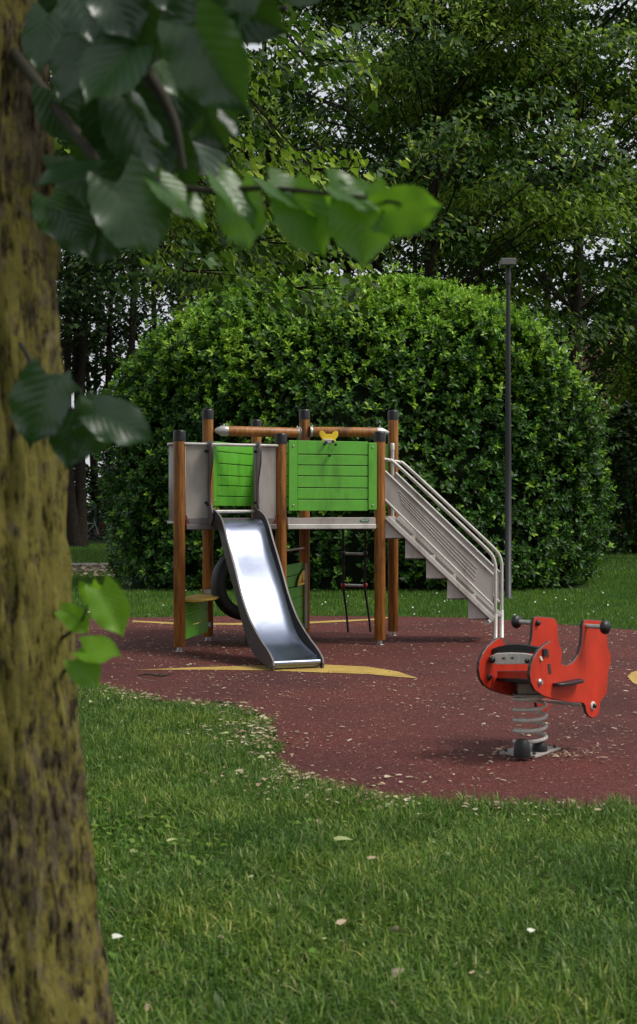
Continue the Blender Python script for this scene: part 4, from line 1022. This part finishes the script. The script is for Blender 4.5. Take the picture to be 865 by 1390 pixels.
shr = [(-13.0, 66, 3.2, 2, 4.0, 'dark boundary shrub at the far left'), (-9.3, 67.5, 3.0, 2, 3.7, 'dark boundary shrub behind the parked bicycles'), (-5.0, 67, 3.4, 2, 4.2, 'dark boundary shrub just left of the hedge edge'), (0, 66, 4, 2, 4.4, 'dark boundary shrub hidden behind the hedge'),
       (7.5, 64, 4, 2, 4.2, 'dark boundary shrub beyond the right half of the hedge'), (12.5, 50, 3, 2, 4.6, 'tall dark shrub right of the hedge by the railing'), (10.3, 43, 1.9, 1.6, 4.8, 'dark shrub closest behind the hedge right end'), (17, 52, 3.5, 2, 5, 'dark shrub right of the railing, in front of the house'), (-18, 66, 3.6, 2, 4.6, 'dark boundary shrub left of the iron railing'), (-24, 67, 3.8, 2, 5.0, 'dark boundary shrub at the outer end of the row')]
for i, (x, y, rx, ry, h, lb) in enumerate(shr):
    shrub('boundary_shrub', lb, x, y, rx, ry, h, 5200, .24, ['dark_tree', 'linden'], 60+i, .25, GS)
shrub('boundary_shrub', 'tall dark shrub hiding most of the ochre house', 15.6, 65, 3.2, 2.2, 13.0, 15000, .26, ['dark_tree', 'linden'], 91, .3, GS)
shrub('leafy_shrub', 'lighter green shrub glimpsed right of the hedge top, before the ochre house', 15.0, 60, 2.4, 1.8, 9.6, 11000, .24, ['linden_light', 'bract'], 90, .1)

# far railing, bicycles, house
def railing(name, x0, x1, y, h, label):
    o = np.array([(x0+x1)/2, y, 0.]); root = empty(name, o, label, 'fence')
    mb = MB(); n = int((x1-x0)/.13)
    for k in range(n): 
        xx = x0+(x1-x0)*k/n; mb.box((xx-.008, y-.008, .05), (xx+.008, y+.008, h))
    mb.build('bars', 'iron', root, o)
    mb = MB()
    for z in (.12, h-.05): mb.box((x0, y-.02, z), (x1, y+.02, z+.04))
    mb.build('rail', 'iron', root, o)
    k = x0
    while k <= x1+.01:
        mb = MB(); mb.box((k-.05, y-.05, 0), (k+.05, y+.05, h+.12), bev=.01); mb.build('fence_post', 'lamp_grey', root, o); k += 2.5
railing('iron_railing', -15.6, -3.1, 63, 1.65, 'dark iron railing far behind the trunk on the left')
railing('iron_railing', 9.5, 19.5, 47, 1.55, 'dark iron railing in the shade right of the hedge')
def bicycle(x, y, ang, mat, label):
    o = np.array([x, y, 0.]); root = empty('bicycle', o, label, 'bicycle', None); c, s = math.cos(ang), math.sin(ang)
    def q(u, z): return o+(c*u, s*u, z)
    for u in (-.52, .52):
        mb = MB(); pts = [q(u+.33*math.cos(t), .34+.33*math.sin(t)) for t in np.linspace(0, 2*PI, 25)]; mb.tube(pts, .018, 8, caps=False); wh_ = mb.build('wheel', 'rubber', root, o)
        mb = MB()
        for t in range(8): mb.tube([q(u, .34), q(u+.32*math.cos(t*PI/4), .34+.32*math.sin(t*PI/4))], .003, 4)
        mb.build('spokes', 'silver', wh_, o)
    mb = MB()
    for a, b in (((-.52, .34), (-.1, .32)), ((-.52, .34), (-.2, .80)), ((-.1, .32), (-.22, .88)), ((-.1, .32), (.36, .78)), ((-.2, .80), (.36, .84)), ((.52, .34), (.33, .98))): mb.tube([q(*a), q(*b)], .018, 8)
    mb.build('frame', mat, root, o)
    mb = MB(); mb.box(q(-.34, .90)-(.0, .06, 0), q(-.12, .90)+(.0, .06, .05)) if abs(s) < .5 else mb.box(q(-.25, .9)-(.06, .1, 0), q(-.25, .95)+(.06, .1, 0)); mb.build('saddle', 'black', root, o)
    mb = MB(); h_ = q(.33, .99); mb.tube([h_+(s*.28, -c*.28, .02), h_, h_+(-s*.28, c*.28, .02)], .014, 8); mb.build('handlebar', 'silver', root, o)
bicycle(at(118, 0, 61)[0], 61, .15, 'silver', 'parked bicycle with pale frame before the far railing')
bicycle(at(144, 0, 61.4)[0], 61.4, -.35, 'red_metal', 'parked bicycle with reddish frame nearest the hedge')
HO = np.array([22.5, 80, 0.]); house = empty('house', HO, 'ochre plastered house glimpsed through leaves at right', 'house')
mb = MB(); mb.box((17.0, 76, 0), (29.5, 86, 10.2)); mb.build('wall', 'stucco', house, HO)
mb = MB(); 
mb.prism([np.array(p) for p in ((16.5, 75.4, 10.2), (16.5, 86.6, 10.2), (16.5, 81, 12.2))], (13.5, 0, 0)); mb.build('roof', 'roof', house, HO)
for x in (18.7, 22.1, 25.5):
    for z in (1.2, 4.4, 7.6):
        mb = MB(); mb.box((x, 75.93, z), (x+1.2, 75.995, z+1.7)); wo = mb.build('window', 'white', house, HO)
        mb = MB(); mb.box((x+.08, 75.91, z+.08), (x+1.12, 75.925, z+1.62)); mb.build('pane', 'glass', wo, HO)

# hanging linden between the near trunk and the tower
def f0(S):
    px = CX+F*S[:, 0]/S[:, 1]; py = CY-F*(S[:, 2]-EYE)/S[:, 1]
    low = np.where(px < 215, 240, np.where(px < 300, 345+(px-215)*.5, np.where(px < 360, 385, 395)))
    return (px < np.where(py > 240, 445, 425)) & (py < low) & (S[:, 1] > 6.5)
tree('linden_tree', 'mid-distance linden with hanging bracts, its branches reaching in above the tower', -3.7, 10.9, 9.5, 3.9, 2.7, .17, 480, 120, .072, LM, .26, .22, 70, tm=HEART, tf=HEF, sr=(.38, .66), flat=.22, filt=f0, zpow=1.0, offc=(.2, -.3), lup=-.75)

# ------------------------------------------------------------------ near tree
TO = np.array([-.705, 2.60, 0.])
near = empty('linden_tree', TO, 'near linden trunk with yellow lichen filling the left edge', 'tree')
zz = np.linspace(-.02, 6.2, 240); na = 120; V = []
edge_px = [(0, 61), (200, 70), (340, 77), (500, 81), (750, 92), (940, 103), (1100, 117), (1200, 127), (1300, 139), (1390, 155), (1564, 200)]
ez = [EYE-(p[0]-CY)/F*2.6 for p in edge_px]; ex = [(p[1]-CX)/F*2.6 for p in edge_px]
for z_ in zz:
    e_x = np.interp(z_, ez[::-1], ex[::-1]) if z_ <= max(ez) else ex[0]-(z_-max(ez))*.02
    r = np.interp(z_, [0, .12, .4, 1, 2.4, 6], [.27, .235, .205, .18, .165, .14]); cxx = e_x-r
    for k in range(na):
        a = 2*PI*k/na
        w_ = -.012+.006*math.sin(a*13+1.5*math.sin(z_*4+a))+.006*math.sin(a*29+z_*5+2*math.sin(z_*9+a*3))+.004*math.sin(z_*31+a*7)+.004*math.sin(a*47+z_*23)+.004*math.sin(a*3+z_*1.2)
        V.append((cxx+(r+w_)*math.cos(a), 2.6+(r+w_)*math.sin(a), z_))
Fc = [(i*na+k, i*na+(k+1) % na, (i+1)*na+(k+1) % na, (i+1)*na+k) for i in range(len(zz)-1) for k in range(na)]
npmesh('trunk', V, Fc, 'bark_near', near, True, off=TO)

def leaf_grid():
    """serrated heart leaf, unit length; returns verts, faces, uv"""
    nu, nv_ = 16, 5; V = []; UV = []
    for i in range(nu+1):
        u = i/nu; w_ = .47*(math.sin(PI*min(1, (u*.86+.17)))**.75)*(1-.55*max(0, u-.72)/.28)
        if i == nu: w_ = .004
        elif u > .93: w_ = .035
        for j in range(-nv_, nv_+1):
            v = j/nv_; ser = 1+(.028*((i % 2)*2-1) if abs(j) == nv_ else 0)
            x = w_*v*ser; y = u-(.20*abs(v)**1.3*(1-u)**3)+.05*abs(v)*(u*(1-u))
            z = .10*abs(v)*(1-.3*u)-.16*(u**2)+.022*math.sin(u*17)*v*v*(1 if j > 0 else .8)
            V.append((x, y, z)); UV.append((v, u))
    m_ = 2*nv_+1
    Fs = [(i*m_+j, i*m_+j+1, (i+1)*m_+j+1, (i+1)*m_+j) for i in range(nu) for j in range(m_-1)]
    return np.array(V), np.array(Fs), np.array(UV)
LV, LF, LUV = leaf_grid(); LV[:, 0] *= .88
def leaves(name, specs, mat, parent):
    """specs: px,py (leaf middle), d, length in px, tip angle in image (deg, 0 right, 90 up), tip depth component, normal"""
    Vs, Fs, Us = [], [], []
    for i, (px, py, d, L, ang, dep, nrm) in enumerate(specs):
        s = L/F*d*.94; a = math.radians(ang); t = unit((math.cos(a), dep, math.sin(a)))
        n = np.array(nrm, float); X = unit(np.cross(t, n)); n = np.cross(X, t)
        c = at(px, py, d)-t*s*.5
        vv = LV.copy(); vv[:, 2] *= random.uniform(.6, 1.8); vv[:, 2] += .05*np.sin(vv[:, 0]*9+i)*(vv[:, 1]); vv[:, 0] *= random.uniform(.9, 1.12)
        Vs.append(c+s*(vv[:, 0:1]*X+vv[:, 1:2]*t+vv[:, 2:3]*n)); Fs.append(LF+len(LV)*i); Us.append(LUV)
    return npmesh(name, np.concatenate(Vs), np.concatenate(Fs), mat, parent, True, np.concatenate(Us), off=TO)
def twig(name, pts, r0, r1):
    P = bez(pts, 5); mb = MB(); mb.tube(P, list(np.linspace(r0, r1, len(P))), 8); return mb.build(name, 'twig', near, TO)
FACE = (0, -1, .15)
# upper mass
br = twig('branch', [(-.62, 2.6, 2.55), at(90, -40, 2.3), at(170, 60, 2.0), at(230, 150, 1.95), at(250, 230, 1.95)], .022, .004)
br2 = twig('branch', [at(90, -40, 2.3), at(230, -10, 2.1), at(330, 20, 2.05), at(390, 10, 2.0)], .012, .004)
br3 = twig('branch', [(-.60, 2.55, 2.25), at(110, 190, 2.2), at(150, 250, 2.15), at(180, 300, 2.1)], .012, .003)
ul = [(58, 58, 2.1, 92, -100, -.2, (-.3, -1, .5)), (118, 22, 2.0, 100, -75, -.3, (-.1, -1, .6)), (100, 95, 2.05, 110, -115, -.1, (-.2, -1, .7)), (146, 100, 1.9, 115, -125, -.3, (.1, -1, .5)),
      (85, 160, 2.3, 85, -70, .1, (-.3, -1, .6)), (88, 238, 2.0, 92, 190, -.2, (-.2, -.8, .9)), (75, 298, 2.1, 66, -75, 0, FACE), (104, 318, 2.05, 80, -60, .1, FACE), (185, 298, 1.95, 125, -62, -.1, (.1, -1, .5)),
      (135, 330, 2.1, 80, -100, 0, FACE), (250, 30, 1.9, 105, 205, -.2, (.2, -1, .4)), (296, 95, 1.85, 150, -62, -.1, (-.3, -1, -.3)), (240, 135, 2.1, 120, -80, 0, (.2, -1, -.1)),
      (200, 190, 2.05, 130, -65, .1, (.3, -1, -.1)), (180, 240, 2.15, 120, -110, .1, (.2, -1, 0)), (205, 170, 1.95, 100, -48, -.1, (.9, -.2, .6)), (312, 172, 1.9, 46, -40, 0, (.3, -.5, .9)),
      (345, 22, 1.95, 110, -25, 0, (0, -1, -.3)), (300, 15, 1.9, 110, -130, .1, (0, -1, .1)), (190, 50, 1.95, 115, -100, .2, (0, -1, .3)), (225, 90, 2.0, 110, -60, .1, (.4, -1, .1)),
      (165, 15, 1.9, 100, -60, 0, (0, -1, .5)), (420, -28, 1.9, 90, -10, 0, (0, -1, -.4)), (240, -20, 1.9, 110, -70, 0, FACE), (150, 180, 2.2, 110, -95, .2, FACE), (240, 240, 2.1, 90, -80, .1, (.2, -1, .2))]
leaves('foliage', ul, 'near_leaf', near)
rs = random.Random(5); fill = []
for i in range(46):
    px = rs.uniform(70, 350); py = rs.uniform(-90, 270)
    if px+py*.55 > 395: continue
    if (px < 120 and py > 200) or px < 95: continue
    fill.append((px, py, rs.uniform(2.15, 2.75), rs.uniform(80, 125)*.9, rs.uniform(-130, -40), rs.uniform(-.3, .3), (rs.uniform(-.5, .5), -1, rs.uniform(-.3, .8))))
leaves('foliage', fill, 'near_leaf', near)
# arching sprig across to the right
twig('branch', [at(150, 190, 2.1), at(215, 245, 2.05), at(280, 258, 1.95), at(360, 255, 1.9), at(440, 262, 1.85), at(520, 272, 1.8), at(548, 276, 1.8)], .006, .0018)
UPN = (.15, -.62, .78)
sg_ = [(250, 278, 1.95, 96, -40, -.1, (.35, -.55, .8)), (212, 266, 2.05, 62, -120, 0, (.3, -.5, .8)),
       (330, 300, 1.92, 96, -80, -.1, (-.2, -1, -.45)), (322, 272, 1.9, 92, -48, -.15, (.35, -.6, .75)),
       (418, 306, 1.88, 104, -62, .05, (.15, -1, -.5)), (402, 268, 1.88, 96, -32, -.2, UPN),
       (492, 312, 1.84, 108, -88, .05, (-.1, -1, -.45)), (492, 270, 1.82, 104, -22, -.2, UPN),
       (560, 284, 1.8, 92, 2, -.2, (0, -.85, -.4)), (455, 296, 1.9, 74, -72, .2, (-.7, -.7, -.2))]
leaves('foliage', sg_, 'backlit_sprig_leaf', near)
# middle sprig over the trunk
twig('branch', [(-.55, 2.45, 1.66), at(70, 535, 2.2), at(110, 560, 2.05), at(150, 572, 2.0)], .005, .002)
ms = [(52, 560, 2.0, 104, -112, -.1, (-.2, -1, .2)), (98, 600, 2.1, 84, -100, 0, (.1, -1, -.1)), (122, 590, 2.05, 86, -125, .1, (.2, -1, .3)), (170, 578, 1.95, 92, -22, -.1, (.1, -.9, .5)), (110, 560, 2.0, 50, -95, 0, (.9, -.6, 0)), (68, 530, 2.1, 60, 160, 0, FACE), (140, 575, 2.0, 70, -70, .1, (.1, -1, .4))]
leaves('foliage', ms, 'near_leaf', near)
# low sprig, sunlight carried by its lighter leaf colour
twig('branch', [at(84, 866, 2.62), at(98, 856, 2.25), at(112, 840, 2.2), at(122, 812, 2.15)], .004, .0015)
twig('branch', [at(86, 912, 2.62), at(100, 903, 2.25), at(112, 890, 2.2), at(125, 885, 2.15)], .004, .0015)
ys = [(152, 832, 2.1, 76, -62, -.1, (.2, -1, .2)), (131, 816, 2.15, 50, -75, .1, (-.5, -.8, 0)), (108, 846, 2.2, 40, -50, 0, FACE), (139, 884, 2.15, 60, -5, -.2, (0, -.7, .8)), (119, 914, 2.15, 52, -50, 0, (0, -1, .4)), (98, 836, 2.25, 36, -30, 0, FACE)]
leaves('foliage', ys[:3]+ys[5:], 'sunlit_leaf', near)
leaves('foliage', ys[3:5], 'sunlit_leaf', near)
# crown above the frame, added to shade the leaves and grass below
rs2 = np.random.RandomState(77); n = 7000
Cn = np.stack([TO[0]+rs2.randn(n)*1.1-.9, TO[1]+rs2.randn(n)*1.3-.6, 3.7+rs2.rand(n)*2.8], 1)
topz = EYE+.40*np.maximum(Cn[:, 1], 0)+.5; Cn = Cn[Cn[:, 2] > topz]; n = len(Cn)
ta = rs2.rand(n)*2*PI
scatter('unseen_crown', Cn, np.stack([np.cos(ta), np.sin(ta), -.5+0*ta], 1), np.stack([rs2.randn(n)*.4, rs2.randn(n)*.4, np.ones(n)], 1), .11*(.7+.6*rs2.rand(n)), HEART, HEF, ['near_leaf'], near, off=TO)
mb = MB()
for k in range(14):
    a = k*.45*PI+.3; s_ = TO+(-.05, 0, 3.2+.18*k); mb.tube([s_, s_+(.7*math.cos(a), .7*math.sin(a), .5), s_+(1.6*math.cos(a), 1.6*math.sin(a), .7)], [.035, .02, .006], 6)
mb.build('unseen_crown_branches', 'twig', near, TO)
